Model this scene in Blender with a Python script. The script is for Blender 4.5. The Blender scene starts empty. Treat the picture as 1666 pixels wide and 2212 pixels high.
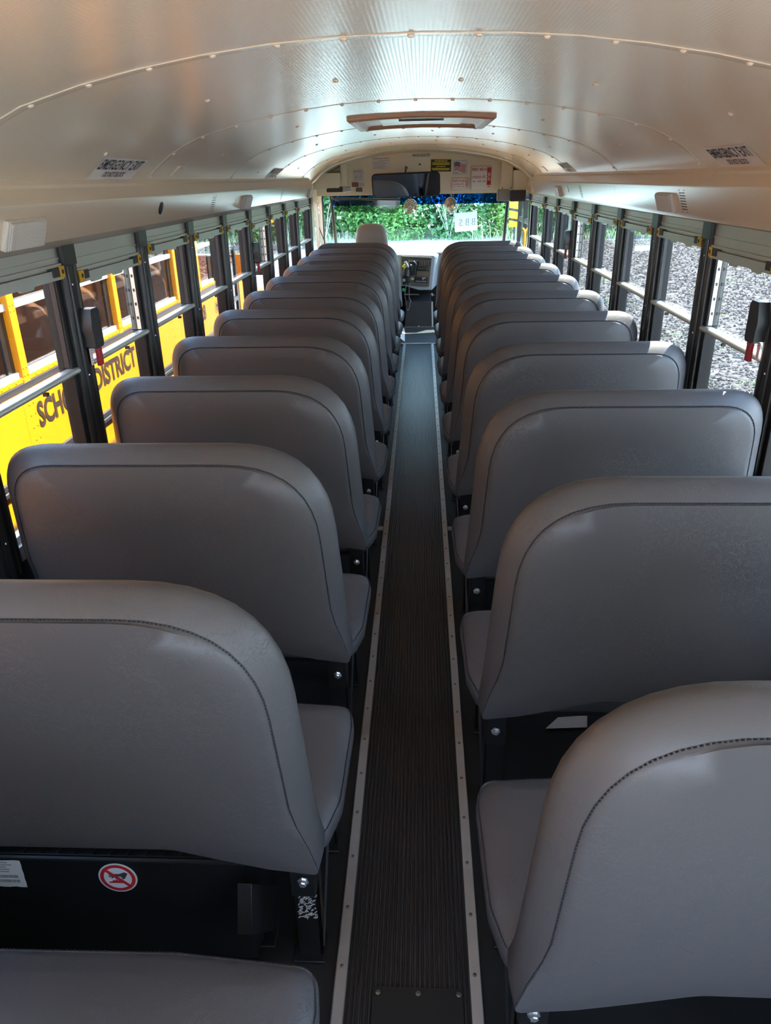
import bpy, math, random
from mathutils import Vector, Matrix
random.seed(7)
SC = bpy.context.scene
COL = SC.collection
# ------------------------------------------------------------------ camera
F_PX, PITCH, YAW, ROLL, CAM_H = 1600.43, .4235, .0521, .0200, 1.70
def cam_axes():
    cp, sp, cy, sy = math.cos(PITCH), math.sin(PITCH), math.cos(YAW), math.sin(YAW)
    f = Vector((-sy*cp, cy*cp, -sp)); r = Vector((cy, sy, 0)); d = f.cross(r)
    c, s = math.cos(ROLL), math.sin(ROLL)
    return c*r+s*d, -s*r+c*d, f
AX_R, AX_D, AX_F = cam_axes()
cam = bpy.data.cameras.new('camera'); cam.sensor_fit = 'VERTICAL'; cam.sensor_height = 24
cam.lens = 24*F_PX/2212; cam.clip_start = .02; cam.clip_end = 300
camo = bpy.data.objects.new('camera', cam); COL.objects.link(camo)
camo.matrix_world = Matrix(((AX_R.x, -AX_D.x, -AX_F.x, 0), (AX_R.y, -AX_D.y, -AX_F.y, 0), (AX_R.z, -AX_D.z, -AX_F.z, CAM_H), (0, 0, 0, 1)))
SC.camera = camo
def at(px, py, D):
    """point of the place seen at a pixel of the photograph, on the cross plane D metres ahead"""
    d = AX_R*((px-833)/F_PX)+AX_D*((py-1106)/F_PX)+AX_F
    return Vector((0, 0, CAM_H))+d*(D/d.y)
# ------------------------------------------------------------------ light
w = bpy.data.worlds.new('sky'); SC.world = w; w.use_nodes = True
nt = w.node_tree; nt.nodes.clear()
tc = nt.nodes.new('ShaderNodeTexCoord'); sp = nt.nodes.new('ShaderNodeSeparateXYZ'); rp = nt.nodes.new('ShaderNodeValToRGB')
bg = nt.nodes.new('ShaderNodeBackground'); out = nt.nodes.new('ShaderNodeOutputWorld')
nt.links.new(tc.outputs['Generated'], sp.inputs[0]); nt.links.new(sp.outputs['Z'], rp.inputs[0])
nt.links.new(rp.outputs[0], bg.inputs[0]); nt.links.new(bg.outputs[0], out.inputs[0])
e = rp.color_ramp.elements; e[0].position = 0.0; e[0].color = (.72, .86, 1, 1); e[1].position = .7; e[1].color = (.36, .58, 1, 1)
SKY = 2.3; bg.inputs[1].default_value = SKY
sun = bpy.data.lights.new('sun', 'SUN'); sun.energy = 7.2; sun.angle = .009; sun.color = (1, .95, .86)
suno = bpy.data.objects.new('sun', sun); COL.objects.link(suno)
EL, AZ = math.radians(51.5), math.radians(45)      # high on the right, a little ahead
sd = Vector((math.cos(EL)*math.cos(AZ), math.cos(EL)*math.sin(AZ), math.sin(EL)))
suno.rotation_euler = sd.to_track_quat('Z', 'Y').to_euler()
SC.view_settings.view_transform = 'Standard'; SC.view_settings.look = 'None'; SC.view_settings.gamma = 1
SC.view_settings.use_curve_mapping = False; SC.view_settings.exposure = 2.48
SC.cycles.max_bounces = 9; SC.cycles.diffuse_bounces = 5; SC.cycles.glossy_bounces = 4; SC.cycles.transparent_max_bounces = 24
SC.cycles.sample_clamp_indirect = 6; SC.cycles.caustics_reflective = False
# ------------------------------------------------------------------ materials
def node(t, ty, **k):
    n = t.nodes.new(ty)
    for a, b in k.items():
        if a in n.inputs: n.inputs[a].default_value = b
        else: setattr(n, a, b)
    return n
def mat(name, col, rough=.5, metal=0, spec=.5, **k):
    m = bpy.data.materials.new(name); m.use_nodes = True; b = m.node_tree.nodes['Principled BSDF']
    b.inputs['Base Color'].default_value = (*col, 1); b.inputs['Roughness'].default_value = rough
    b.inputs['Metallic'].default_value = metal; b.inputs['Specular IOR Level'].default_value = spec
    for a, v in k.items(): b.inputs[a].default_value = v
    return m
def varied(m, scale, amount, rough_amount=.1, coord='Object'):
    """slight mottling of colour and gloss"""
    t = m.node_tree; b = t.nodes['Principled BSDF']; c = b.inputs['Base Color'].default_value[:]
    tcn = node(t, 'ShaderNodeTexCoord'); n = node(t, 'ShaderNodeTexNoise', Scale=scale, Detail=5)
    t.links.new(tcn.outputs[coord], n.inputs['Vector'])
    mx = node(t, 'ShaderNodeMix', data_type='RGBA')
    mx.inputs[6].default_value = tuple(x*(1-amount) for x in c[:3])+(1,); mx.inputs[7].default_value = tuple(min(1, x*(1+amount)) for x in c[:3])+(1,)
    t.links.new(n.outputs['Fac'], mx.inputs[0]); t.links.new(mx.outputs[2], b.inputs['Base Color'])
    r = b.inputs['Roughness'].default_value
    mr = node(t, 'ShaderNodeMapRange'); mr.inputs[3].default_value = max(.02, r-rough_amount); mr.inputs[4].default_value = min(1, r+rough_amount)
    t.links.new(n.outputs['Fac'], mr.inputs[0]); t.links.new(mr.outputs[0], b.inputs['Roughness'])
    return m
def glass(name, tint, refl=1.0, rough=0.0):
    m = bpy.data.materials.new(name); m.use_nodes = True; t = m.node_tree; t.nodes.clear()
    tr = node(t, 'ShaderNodeBsdfTransparent', Color=(*tint, 1)); gl = node(t, 'ShaderNodeBsdfGlossy', Roughness=rough)
    fr = node(t, 'ShaderNodeFresnel', IOR=1.55); ge = node(t, 'ShaderNodeNewGeometry'); mx = node(t, 'ShaderNodeMixShader')
    s1 = node(t, 'ShaderNodeMath', operation='SUBTRACT'); s1.inputs[0].default_value = refl
    mu = node(t, 'ShaderNodeMath', operation='MULTIPLY'); mu.use_clamp = True
    t.links.new(ge.outputs['Backfacing'], s1.inputs[1]); t.links.new(s1.outputs[0], mu.inputs[0]); t.links.new(fr.outputs[0], mu.inputs[1])
    t.links.new(mu.outputs[0], mx.inputs[0]); t.links.new(tr.outputs[0], mx.inputs[1]); t.links.new(gl.outputs[0], mx.inputs[2])
    o = node(t, 'ShaderNodeOutputMaterial'); t.links.new(mx.outputs[0], o.inputs[0])
    return m
def vinyl(name, col, rough=.42):
    m = mat(name, col, rough); t = m.node_tree; b = t.nodes['Principled BSDF']
    tcn = node(t, 'ShaderNodeTexCoord'); oi = node(t, 'ShaderNodeObjectInfo'); add = node(t, 'ShaderNodeVectorMath', operation='MULTIPLY_ADD')
    add.inputs[1].default_value = (1, 1, 1)
    sc = node(t, 'ShaderNodeVectorMath', operation='SCALE'); sc.inputs['Scale'].default_value = 9
    cmb = node(t, 'ShaderNodeCombineXYZ')
    for i in range(3): t.links.new(oi.outputs['Random'], cmb.inputs[i])
    t.links.new(cmb.outputs[0], sc.inputs[0]); t.links.new(tcn.outputs['Object'], add.inputs[0]); t.links.new(sc.outputs[0], add.inputs[2])
    # fine irregular creases that come and go
    n0 = node(t, 'ShaderNodeTexNoise', Scale=34, Detail=3, Roughness=.6, Distortion=1.6); t.links.new(add.outputs[0], n0.inputs['Vector'])
    sb = node(t, 'ShaderNodeMath', operation='SUBTRACT'); sb.inputs[1].default_value = .5; t.links.new(n0.outputs['Fac'], sb.inputs[0])
    ab = node(t, 'ShaderNodeMath', operation='ABSOLUTE'); t.links.new(sb.outputs[0], ab.inputs[0])
    mr = node(t, 'ShaderNodeMapRange'); mr.inputs[1].default_value = 0; mr.inputs[2].default_value = .022
    t.links.new(ab.outputs[0], mr.inputs[0])
    n1 = node(t, 'ShaderNodeTexNoise', Scale=5, Detail=3); t.links.new(add.outputs[0], n1.inputs['Vector'])
    mk = node(t, 'ShaderNodeMapRange'); mk.inputs[1].default_value = .42; mk.inputs[2].default_value = .66
    t.links.new(n1.outputs['Fac'], mk.inputs[0])
    inv = node(t, 'ShaderNodeMath', operation='SUBTRACT'); inv.inputs[0].default_value = 1; t.links.new(mr.outputs[0], inv.inputs[1])
    cr = node(t, 'ShaderNodeMath', operation='MULTIPLY'); t.links.new(inv.outputs[0], cr.inputs[0]); t.links.new(mk.outputs[0], cr.inputs[1])
    n2 = node(t, 'ShaderNodeTexNoise', Scale=420, Detail=2); t.links.new(add.outputs[0], n2.inputs['Vector'])
    h = node(t, 'ShaderNodeMath', operation='MULTIPLY_ADD'); h.inputs[1].default_value = .22
    t.links.new(n2.outputs['Fac'], h.inputs[0]); t.links.new(cr.outputs[0], h.inputs[2])
    bp = node(t, 'ShaderNodeBump', Strength=.42, Distance=.0022); t.links.new(h.outputs[0], bp.inputs['Height']); t.links.new(bp.outputs[0], b.inputs['Normal'])
    return m
VINYL = vinyl('grey seat vinyl', (.073, .070, .073), .48)
STITCH = mat('dark stitching', (.02, .02, .025), .8)
BLACK = varied(mat('black painted steel', (.009, .009, .0095), .45, spec=.35), 9, .3)
BLACKGL = mat('black anodised post', (.014, .013, .013), .32)
CHANNEL = mat('black window channel', (.007, .007, .007), .5, spec=.3)
ALU = varied(mat('brushed aluminium', (.62, .64, .60), .40, .8), 6, .08)
STRIP = varied(mat('worn aluminium strip', (.50, .47, .43), .45, .55), 14, .2)
SCREW = mat('zinc screw', (.34, .31, .27), .35, .9)
BOLT = mat('bright zinc bolt', (.75, .77, .80), .25, .9)
RUBBER = varied(mat('black floor rubber', (.015, .0145, .014), .5, spec=.35), 5, .35)
YLW = varied(mat('school bus yellow', (.80, .262, .002), .45, spec=.35), 3, .05)
YLATCH = mat('yellow latch plastic', (.78, .47, .03), .45)
BLKPL = mat('black plastic', (.018, .018, .02), .4)
REDPL = mat('red plastic handle', (.33, .015, .02), .45)
WHITE = mat('white paper', (.72, .73, .74), .7)
DECAL = mat('white decal vinyl', (.92, .91, .93), .5)
WHPL = mat('white plastic', (.78, .77, .73), .4)
PRINT = mat('dark print', (.05, .05, .055), .7)
GREYPRINT = mat('grey print', (.33, .33, .33), .7)
REDPRINT = mat('red print', (.52, .02, .03), .6)
PALERED = mat('pale red print', (.62, .30, .30), .6)
YPRINT = mat('yellow print', (.85, .72, .05), .6)
BLUEPRINT = mat('blue print', (.07, .09, .22), .6)
ORPRINT = mat('orange print', (.62, .18, .04), .6)
CREAM = mat('cream enamel', (.84, .77, .58), .38)
HEAD = mat('beige enamel', (.86, .76, .61), .22, IOR=1.8)
TAN = mat('tan moulded plastic', (.50, .31, .20), .4)
GREYPL = varied(mat('light grey dash plastic', (.40, .44, .48), .5), 5, .06)
DKBEZ = mat('brown grey bezel plastic', (.13, .105, .085), .42)
DASHBLK = mat('dark dash plastic', (.025, .024, .024), .45)
CHARC = mat('charcoal foam', (.055, .05, .05), .75)
PALEFOAM = mat('faded foam', (.33, .33, .30), .8)
LENS = mat('ribbed lamp lens', (.70, .69, .66), .4)
MIRROR = mat('mirror glass', (.80, .84, .88), .02, 1)
BRASS = mat('bronze fan blade', (.28, .17, .06), .35, .6)
WIRE = mat('chromed wire', (.45, .42, .35), .3, .9)
GLASS = glass('side window glass', (.93, .95, .93), 1.25)
WSGLASS = glass('windshield glass', (.84, .96, .93), 1.0)
BAND = glass('blue windshield tint band', (.07, .25, .62), .6)
VISORM = glass('smoked visor acrylic', (.48, .56, .48), .7, .05)
OBGLASS = glass('neighbouring bus glass', (.80, .74, .68), 1.2)

def ceiling_mat():
    m = mat('ribbed beige ceiling enamel', (.87, .765, .61), .21, IOR=1.95); t = m.node_tree; b = t.nodes['Principled BSDF']
    tcn = node(t, 'ShaderNodeTexCoord'); mp = node(t, 'ShaderNodeMapping'); mp.inputs['Scale'].default_value = (1, 1, 0)
    t.links.new(tcn.outputs['Object'], mp.inputs[0])
    wx = node(t, 'ShaderNodeTexWave', Scale=34, wave_type='BANDS', bands_direction='X'); wy = node(t, 'ShaderNodeTexWave', Scale=34, wave_type='BANDS', bands_direction='Y')
    t.links.new(mp.outputs[0], wx.inputs[0]); t.links.new(mp.outputs[0], wy.inputs[0])
    mu = node(t, 'ShaderNodeMath', operation='MULTIPLY'); t.links.new(wx.outputs['Fac'], mu.inputs[0]); t.links.new(wy.outputs['Fac'], mu.inputs[1])
    n = node(t, 'ShaderNodeTexNoise', Scale=1.6, Detail=2); t.links.new(tcn.outputs['Object'], n.inputs['Vector'])
    ad = node(t, 'ShaderNodeMath', operation='MULTIPLY_ADD'); ad.inputs[1].default_value = 6
    t.links.new(n.outputs['Fac'], ad.inputs[0]); t.links.new(mu.outputs[0], ad.inputs[2])
    bp = node(t, 'ShaderNodeBump', Strength=.12, Distance=.0016); t.links.new(ad.outputs[0], bp.inputs['Height']); t.links.new(bp.outputs[0], b.inputs['Normal'])
    return m
CEIL = ceiling_mat()
def mat_runner():
    m = mat('ribbed aisle rubber', (.028, .026, .025), .42); t = m.node_tree; b = t.nodes['Principled BSDF']
    tcn = node(t, 'ShaderNodeTexCoord'); n = node(t, 'ShaderNodeTexNoise', Scale=3, Detail=5)
    mp = node(t, 'ShaderNodeMapping'); mp.inputs['Scale'].default_value = (30, .8, 1); t.links.new(tcn.outputs['Object'], mp.inputs[0]); t.links.new(mp.outputs[0], n.inputs['Vector'])
    r = node(t, 'ShaderNodeValToRGB'); r.color_ramp.elements[0].position = .45; r.color_ramp.elements[0].color = (.022, .020, .019, 1); r.color_ramp.elements[1].position = .8; r.color_ramp.elements[1].color = (.034, .032, .030, 1)
    t.links.new(n.outputs['Fac'], r.inputs[0]); t.links.new(r.outputs[0], b.inputs['Base Color'])
    return m
RUNNER = mat_runner()
def gravel_mat():
    m = mat('crushed gravel', (.3, .29, .28), .9, spec=.2); t = m.node_tree; b = t.nodes['Principled BSDF']
    tcn = node(t, 'ShaderNodeTexCoord'); vo = node(t, 'ShaderNodeTexVoronoi', Scale=17); vo.inputs['Randomness'].default_value = 1
    t.links.new(tcn.outputs['Object'], vo.inputs['Vector'])
    r = node(t, 'ShaderNodeValToRGB'); el = r.color_ramp.elements
    el[0].position = 0; el[0].color = (.028, .026, .028, 1); el[1].position = 1; el[1].color = (.19, .175, .16, 1)
    x = el.new(.45); x.color = (.055, .048, .046, 1); x = el.new(.75); x.color = (.088, .075, .066, 1)
    sx = node(t, 'ShaderNodeSeparateColor'); t.links.new(vo.outputs['Color'], sx.inputs[0]); t.links.new(sx.outputs[0], r.inputs[0])
    # paler gravel ahead of the bus
    so = node(t, 'ShaderNodeSeparateXYZ'); t.links.new(tcn.outputs['Object'], so.inputs[0])
    ma = node(t, 'ShaderNodeMath', operation='MULTIPLY_ADD'); ma.inputs[1].default_value = -4.5; t.links.new(so.outputs[0], ma.inputs[0]); t.links.new(so.outputs[1], ma.inputs[2])
    m1 = node(t, 'ShaderNodeMapRange'); m1.inputs[1].default_value = 11; m1.inputs[2].default_value = 22; t.links.new(ma.outputs[0], m1.inputs[0])
    n1 = node(t, 'ShaderNodeTexNoise', Scale=.35, Detail=4); t.links.new(tcn.outputs['Object'], n1.inputs['Vector'])
    pale = node(t, 'ShaderNodeMix', data_type='RGBA'); pale.inputs[7].default_value = (.55, .54, .52, 1)
    mL = node(t, 'ShaderNodeMapRange'); mL.inputs[1].default_value = -6; mL.inputs[2].default_value = -2.5; t.links.new(so.outputs[0], mL.inputs[0])
    pf = node(t, 'ShaderNodeMath', operation='MULTIPLY'); t.links.new(m1.outputs[0], pf.inputs[0]); t.links.new(mL.outputs[0], pf.inputs[1])
    t.links.new(pf.outputs[0], pale.inputs[0]); t.links.new(r.outputs[0], pale.inputs[6])
    # weeds in patches
    n2 = node(t, 'ShaderNodeTexNoise', Scale=.9, Detail=6, Roughness=.7); t.links.new(tcn.outputs['Object'], n2.inputs['Vector'])
    m2 = node(t, 'ShaderNodeMapRange'); m2.inputs[1].default_value = .60; m2.inputs[2].default_value = .72; t.links.new(n2.outputs['Fac'], m2.inputs[0])
    g = node(t, 'ShaderNodeMix', data_type='RGBA'); g.inputs[7].default_value = (.11, .14, .035, 1)
    gf = node(t, 'ShaderNodeMath', operation='MULTIPLY'); gf.inputs[1].default_value = .75; t.links.new(m2.outputs[0], gf.inputs[0])
    t.links.new(gf.outputs[0], g.inputs[0]); t.links.new(pale.outputs[2], g.inputs[6]); t.links.new(g.outputs[2], b.inputs['Base Color'])
    bp = node(t, 'ShaderNodeBump', Strength=.8, Distance=.03); bp.invert = True; t.links.new(vo.outputs['Distance'], bp.inputs['Height']); t.links.new(bp.outputs[0], b.inputs['Normal'])
    return m
GRAVEL = gravel_mat()
def leaf_mat(name, c0, c1):
    m = mat(name, c0, .45); t = m.node_tree; b = t.nodes['Principled BSDF']
    tcn = node(t, 'ShaderNodeTexCoord'); n = node(t, 'ShaderNodeTexNoise', Scale=2.4, Detail=4); t.links.new(tcn.outputs['Object'], n.inputs['Vector'])
    mx = node(t, 'ShaderNodeMix', data_type='RGBA'); mx.inputs[6].default_value = (*c0, 1); mx.inputs[7].default_value = (*c1, 1)
    mr = node(t, 'ShaderNodeMapRange'); mr.inputs[1].default_value = .35; mr.inputs[2].default_value = .65
    t.links.new(n.outputs['Fac'], mr.inputs[0]); t.links.new(mr.outputs[0], mx.inputs[0]); t.links.new(mx.outputs[2], b.inputs['Base Color'])
    b.inputs['Transmission Weight'].default_value = 0
    return m
LEAF = [leaf_mat('mid green leaves', (.05, .15, .03), (.16, .32, .07)), leaf_mat('yellow green leaves', (.10, .22, .04), (.28, .42, .10)), leaf_mat('dark green leaves', (.03, .09, .03), (.10, .22, .07))]
BARK = mat('grey bare wood', (.42, .38, .34), .8)
DRYGR = mat('pale dry grass', (.55, .52, .30), .8)
# ------------------------------------------------------------------ mesh helpers
class MB:
    def __init__(s): s.v = []; s.f = []; s.m = []
    def add(s, vs, fs, mi=0):
        o = len(s.v); s.v += [tuple(v) for v in vs]; s.f += [tuple(i+o for i in f) for f in fs]; s.m += [mi]*len(fs); return s
    def box(s, x0, y0, z0, x1, y1, z1, mi=0):
        x0, x1 = min(x0, x1), max(x0, x1); y0, y1 = min(y0, y1), max(y0, y1); z0, z1 = min(z0, z1), max(z0, z1)
        return s.add([(x0, y0, z0), (x1, y0, z0), (x1, y1, z0), (x0, y1, z0), (x0, y0, z1), (x1, y0, z1), (x1, y1, z1), (x0, y1, z1)],
                     [(3, 2, 1, 0), (4, 5, 6, 7), (0, 1, 5, 4), (1, 2, 6, 5), (2, 3, 7, 6), (3, 0, 4, 7)], mi)
    def slab(s, c, ax, ay, az, mi=0):
        """box from its centre and three half axes"""
        c, ax, ay, az = Vector(c), Vector(ax), Vector(ay), Vector(az)
        if ax.cross(ay).dot(az) < 0: ax = -ax
        P = [c+ax*i+ay*j+az*k for k in (-1, 1) for i, j in ((-1, -1), (1, -1), (1, 1), (-1, 1))]
        return s.add(P, [(3, 2, 1, 0), (4, 5, 6, 7), (0, 1, 5, 4), (1, 2, 6, 5), (2, 3, 7, 6), (3, 0, 4, 7)], mi)
    def prism(s, pts, o, u, v, d, mi=0):
        """2-D outline pts in the plane (u,v) at o, pushed along d"""
        o, u, v, d = Vector(o), Vector(u), Vector(v), Vector(d); n = len(pts)
        A = [o+u*a+v*b for a, b in pts]; B = [p+d for p in A]
        area = sum(pts[i][0]*pts[(i+1) % n][1]-pts[(i+1) % n][0]*pts[i][1] for i in range(n))
        flip = (area > 0) == (u.cross(v).dot(d) > 0)
        fs = [tuple(range(n)), tuple(range(2*n-1, n-1, -1))]+[(i, i+n, (i+1) % n+n, (i+1) % n) for i in range(n)]
        if flip: fs = [tuple(reversed(f)) for f in fs]
        return s.add(A+B, fs, mi)
    def loft(s, rings, cap0=True, cap1=True, mi=0, closed=True):
        n = len(rings[0]); vs = [p for r in rings for p in r]; fs = []
        for k in range(len(rings)-1):
            for i in range(n if closed else n-1):
                j = (i+1) % n; fs.append((k*n+i, k*n+j, (k+1)*n+j, (k+1)*n+i))
        if cap0: fs.append(tuple(reversed(range(n))))
        if cap1: fs.append(tuple(range((len(rings)-1)*n, len(rings)*n)))
        return s.add(vs, fs, mi)
    def tube(s, pts, r, n=8, mi=0):
        pts = [Vector(p) for p in pts]; rings = []; prev = None
        for i, p in enumerate(pts):
            t = (pts[min(i+1, len(pts)-1)]-pts[max(i-1, 0)]).normalized()
            a = prev if prev is not None and abs(prev.dot(t)) < .95 else (Vector((0, 0, 1)) if abs(t.z) < .9 else Vector((1, 0, 0)))
            a = (a-t*a.dot(t)).normalized(); b = t.cross(a); prev = a
            rr = r[i] if isinstance(r, (list, tuple)) else r
            rings.append([p+a*rr*math.cos(q)+b*rr*math.sin(q) for q in [2*math.pi*k/n for k in range(n)]])
        return s.loft(rings, mi=mi)
    def lathe(s, prof, o, ax, n=16, mi=0):
        """prof: (radius, height) along ax from o"""
        o, ax = Vector(o), Vector(ax).normalized(); a = ax.orthogonal().normalized(); b = ax.cross(a)
        return s.loft([[o+ax*h+(a*math.cos(q)+b*math.sin(q))*max(r, 1e-4) for q in [2*math.pi*k/n for k in range(n)]] for r, h in prof], mi=mi)
    def build(s, name, m, parent=None, smooth=35, bevel=0, seg=2):
        me = bpy.data.meshes.new(name); o = bpy.data.objects.new(name, me)
        off = Vector((0, 0, 0))
        q = parent
        while q is not None: off += q.location; q = q.parent
        me.from_pydata([tuple(Vector(v)-off) for v in s.v], [], s.f)
        for mm in (m if isinstance(m, (list, tuple)) else [m]): me.materials.append(mm)
        for p, i in zip(me.polygons, s.m): p.material_index = i; p.use_smooth = bool(smooth)
        me.update()
        if smooth: me.set_sharp_from_angle(angle=math.radians(smooth))
        if bevel:
            b = o.modifiers.new('bevel', 'BEVEL'); b.width = bevel; b.segments = seg; b.limit_method = 'ANGLE'; b.angle_limit = math.radians(40)
        COL.objects.link(o)
        if parent is not None: o.parent = parent
        return o
def tag(o, label=None, cat=None, group=None, kind=None):
    if label: o['label'] = label
    if cat: o['category'] = cat
    if group: o['group'] = group
    if kind: o['kind'] = kind
    return o
def thing(name, loc, label, cat, group=None, kind=None):
    o = bpy.data.objects.new(name, None); COL.objects.link(o); o.location = loc; o.empty_display_size = .05
    return tag(o, label, cat, group, kind)
def copy_tree(o, parent=None):
    c = o.copy(); COL.objects.link(c)
    if parent is not None: c.parent = parent
    for ch in list(o.children): copy_tree(ch, c)
    return c
def text_geo(s, bold=0.0):
    cu = bpy.data.curves.new('lettering', 'FONT'); cu.body = s; cu.size = 1; cu.offset = bold; cu.resolution_u = 3
    o = bpy.data.objects.new('lettering', cu); COL.objects.link(o)
    dg = bpy.context.evaluated_depsgraph_get(); me = bpy.data.meshes.new_from_object(o.evaluated_get(dg))
    vs = [v.co.copy() for v in me.vertices]; fs = [tuple(p.vertices) for p in me.polygons]
    bpy.data.objects.remove(o); bpy.data.curves.remove(cu); bpy.data.meshes.remove(me)
    return vs, fs
def letter(mb, s, o, u, v, width, height, mi=0, bold=.02, lift=.0015):
    """flat lettering fitted into a width x height box: lower left o, unit right u, unit up v"""
    vs, fs = text_geo(s, bold); o, u, v = Vector(o), Vector(u).normalized(), Vector(v).normalized(); n = u.cross(v)
    x0 = min(p.x for p in vs); x1 = max(p.x for p in vs); y0 = min(p.y for p in vs); y1 = max(p.y for p in vs)
    mb.add([o+u*((p.x-x0)/(x1-x0)*width)+v*((p.y-y0)/(y1-y0)*height)+n*lift for p in vs], fs, mi)
def rect(mb, o, u, v, a0, b0, a1, b1, t=.0012, mi=0, lift=0):
    """thin sheet on a surface: from (a0,b0) to (a1,b1) along unit u, v at o"""
    o, u, v = Vector(o), Vector(u).normalized(), Vector(v).normalized(); n = u.cross(v)
    mb.slab(o+u*((a0+a1)/2)+v*((b0+b1)/2)+n*(lift+t/2), u*(abs(a1-a0)/2), v*(abs(b1-b0)/2), n*(t/2), mi)
def rivet(mb, p, n, r=.006, h=.003, mi=0):
    mb.lathe([(r, -.001), (r*.95, h*.4), (r*.55, h*.9), (.0002, h)], p, n, 7, mi)
ORD = ['first', 'second', 'third', 'fourth', 'fifth', 'sixth', 'seventh', 'eighth', 'ninth', 'tenth', 'eleventh']
XL, XR = -1.154, 1.124                    # inner faces of the side walls
ARCH = [(1.13, 1.68), (1.09, 1.714), (1.04, 1.757), (.985, 1.797), (.93, 1.827), (.864, 1.856), (.73, 1.892), (.6, 1.919), (.46, 1.941), (.32, 1.957), (.18, 1.966), (0, 1.970)]
def arch_pts(dz=0, sx=1.0):
    r = [(x*sx, z+dz) for x, z in ARCH]
    return [(-x, z) for x, z in r]+[(x, z) for x, z in reversed(r[:-1])]
def arch_z(x):
    x = abs(x)
    for (x1, z1), (x0, z0) in zip(ARCH, ARCH[1:]):
        if x0 <= x <= x1: return z0+(z1-z0)*(x-x0)/(x1-x0)
    return 1.68
def arch_frame(x):
    d = Vector((.02, 0, arch_z(x+.01)-arch_z(x-.01))).normalized()
    return Vector((x, 0, arch_z(x))), d, Vector((d.z, 0, -d.x))     # point, tangent, inward normal (down)
# ================================================================== SETTING
# ground
g = MB().box(-60, -40, -1.05, 80, 90, -.95).build('ground', GRAVEL); tag(g, 'grey crushed gravel lot with weedy patches around the bus', 'ground', kind='structure')
m = MB().box(-9, -14, -.96, 9, -.9, -.944).build('bounce_slab', varied(mat('pale concrete', (.60, .54, .46), .85), 1.5, .1), smooth=0); tag(m, 'pale concrete slab added out of view behind the bus to brighten its ceiling', 'light reflector', kind='structure')  # unseen slab, added to bounce sunlight through the rear bays onto the ceiling
# bus floor
f = MB().box(-1.2, -.55, -.09, 1.17, 9.95, -.004).build('floor', RUBBER); tag(f, 'black rubber floor of the bus under the seats', 'floor', kind='structure')
# side walls below the windows
for s, X, nm in ((-1, XL, 'wall_left'), (1, XR, 'wall_right')):
    m = MB(); y1 = 9.75 if s < 0 else 8.27
    m.box(X, -.55, -.6, X+s*.07, y1, .70)
    m.box(X-s*.012, -.5, .30, X, 8.2, .325)
    o = m.build(nm, BLACK, smooth=0); tag(o, 'dark %s side wall below the bus windows' % ('left' if s < 0 else 'right'), 'wall', kind='structure')
m = MB().box(XL-.07, -.62, -.6, XR+.07, -.55, .85); m.box(XL-.07, -.62, 1.55, XR+.07, -.55, 1.70)
m.box(XL-.07, -.62, .85, XL+.1, -.55, 1.55); m.box(-.60, -.62, .85, -.52, -.55, 1.55); m.box(.50, -.62, .85, .58, -.55, 1.55); m.box(XR-.1, -.62, .85, XR+.07, -.55, 1.55)
ap = [(x, z) for x, z in arch_pts()]
m.prism(ap, (0, -.62, 0), (1, 0, 0), (0, 0, 1), (0, .07, 0))
tag(m.build('wall_rear', CREAM, smooth=0), 'cream rear wall with open window bays behind the camera', 'wall', kind='structure')
# ceiling: arched sheets, outer roof skin
m = MB(); inner = arch_pts(); outer = [(x*1.075, z+.09 if abs(x) < 1.0 else z+.06) for x, z in inner]
m.loft([[Vector((x, y, z)) for x, z in inner]+[Vector((x, y, z)) for x, z in reversed(outer)] for y in (-.62, 8.25)])
ceil = m.build('ceiling', CEIL, smooth=50); tag(ceil, 'beige ribbed arched metal ceiling of the bus', 'ceiling', kind='structure')
SEAMS = [.403+1.397*k for k in range(6)]
for k, y in enumerate(SEAMS[1:], 1):
    m = MB(); ins = []
    rr = []
    for dy, h in ((-.020, 0), (-.019, .0018), (.016, .0018), (.024, .0)):
        ring = []
        for x, z in arch_pts()[1:-1]:
            p, t, n = arch_frame(max(-1.09, min(1.09, x))); q = p+n*h; q.y = y+dy; ring.append(q)
        rr.append(ring)
    m.loft(rr, False, False, closed=False)
    x = -1.08; s_ = 0
    while x < 1.08:
        p, t, n = arch_frame(x); p.y = y; rivet(m, p+n*.0014, n, .008, .0055); x += .140*abs(t.x)
    o = m.build('ceiling_seam', CEIL, ceil, smooth=50)
m = MB()
for k, y in enumerate([y+.6985 for y in SEAMS]):
    for x in (-1.0, -.62, -.25, .12, .5, .88):
        p, t, n = arch_frame(x+.05*((k % 3)-1)); p.y = y+.09*math.sin(x*5+k); rivet(m, p, n, .009, .006)
m.build('rivets', CEIL, ceil, smooth=50)
# front cap: rounded arch narrowing to the header panel
m = MB()
def cap_ring(y, dz, sx, z0=None): return [Vector((x, y, z)) for x, z in arch_pts(dz, sx)]
m.loft([cap_ring(8.22, -.002, .999), cap_ring(8.24, -.016, .99), cap_ring(8.34, -.020, .99), cap_ring(8.36, -.010, 1), cap_ring(8.65, -.014, 1.0), cap_ring(8.9, -.024, 1.0)], False, False, closed=False)
m.loft([[Vector((x, y, z+.08)) for x, z in arch_pts(0, 1.07)] for y in (8.2, 10.0)], False, False, closed=False)  # outer roof skin, lengthened past the windshield to keep sun off the front floor
x = -1.05
while x < 1.06:
    p, t, n = arch_frame(x); p.z -= .012; p.y = 8.62; rivet(m, p, n, .007, .004); x += .105*abs(t.x)
for xa, xb in ((XL-.07, XL), (XR, XR+.07)): m.box(xa, 8.12, 1.522, xb, 9.95, 1.84)
tag(m.build('trim_1', CREAM, smooth=40), 'cream rounded front cap between ceiling and header panel', 'trim', kind='structure')
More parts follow.
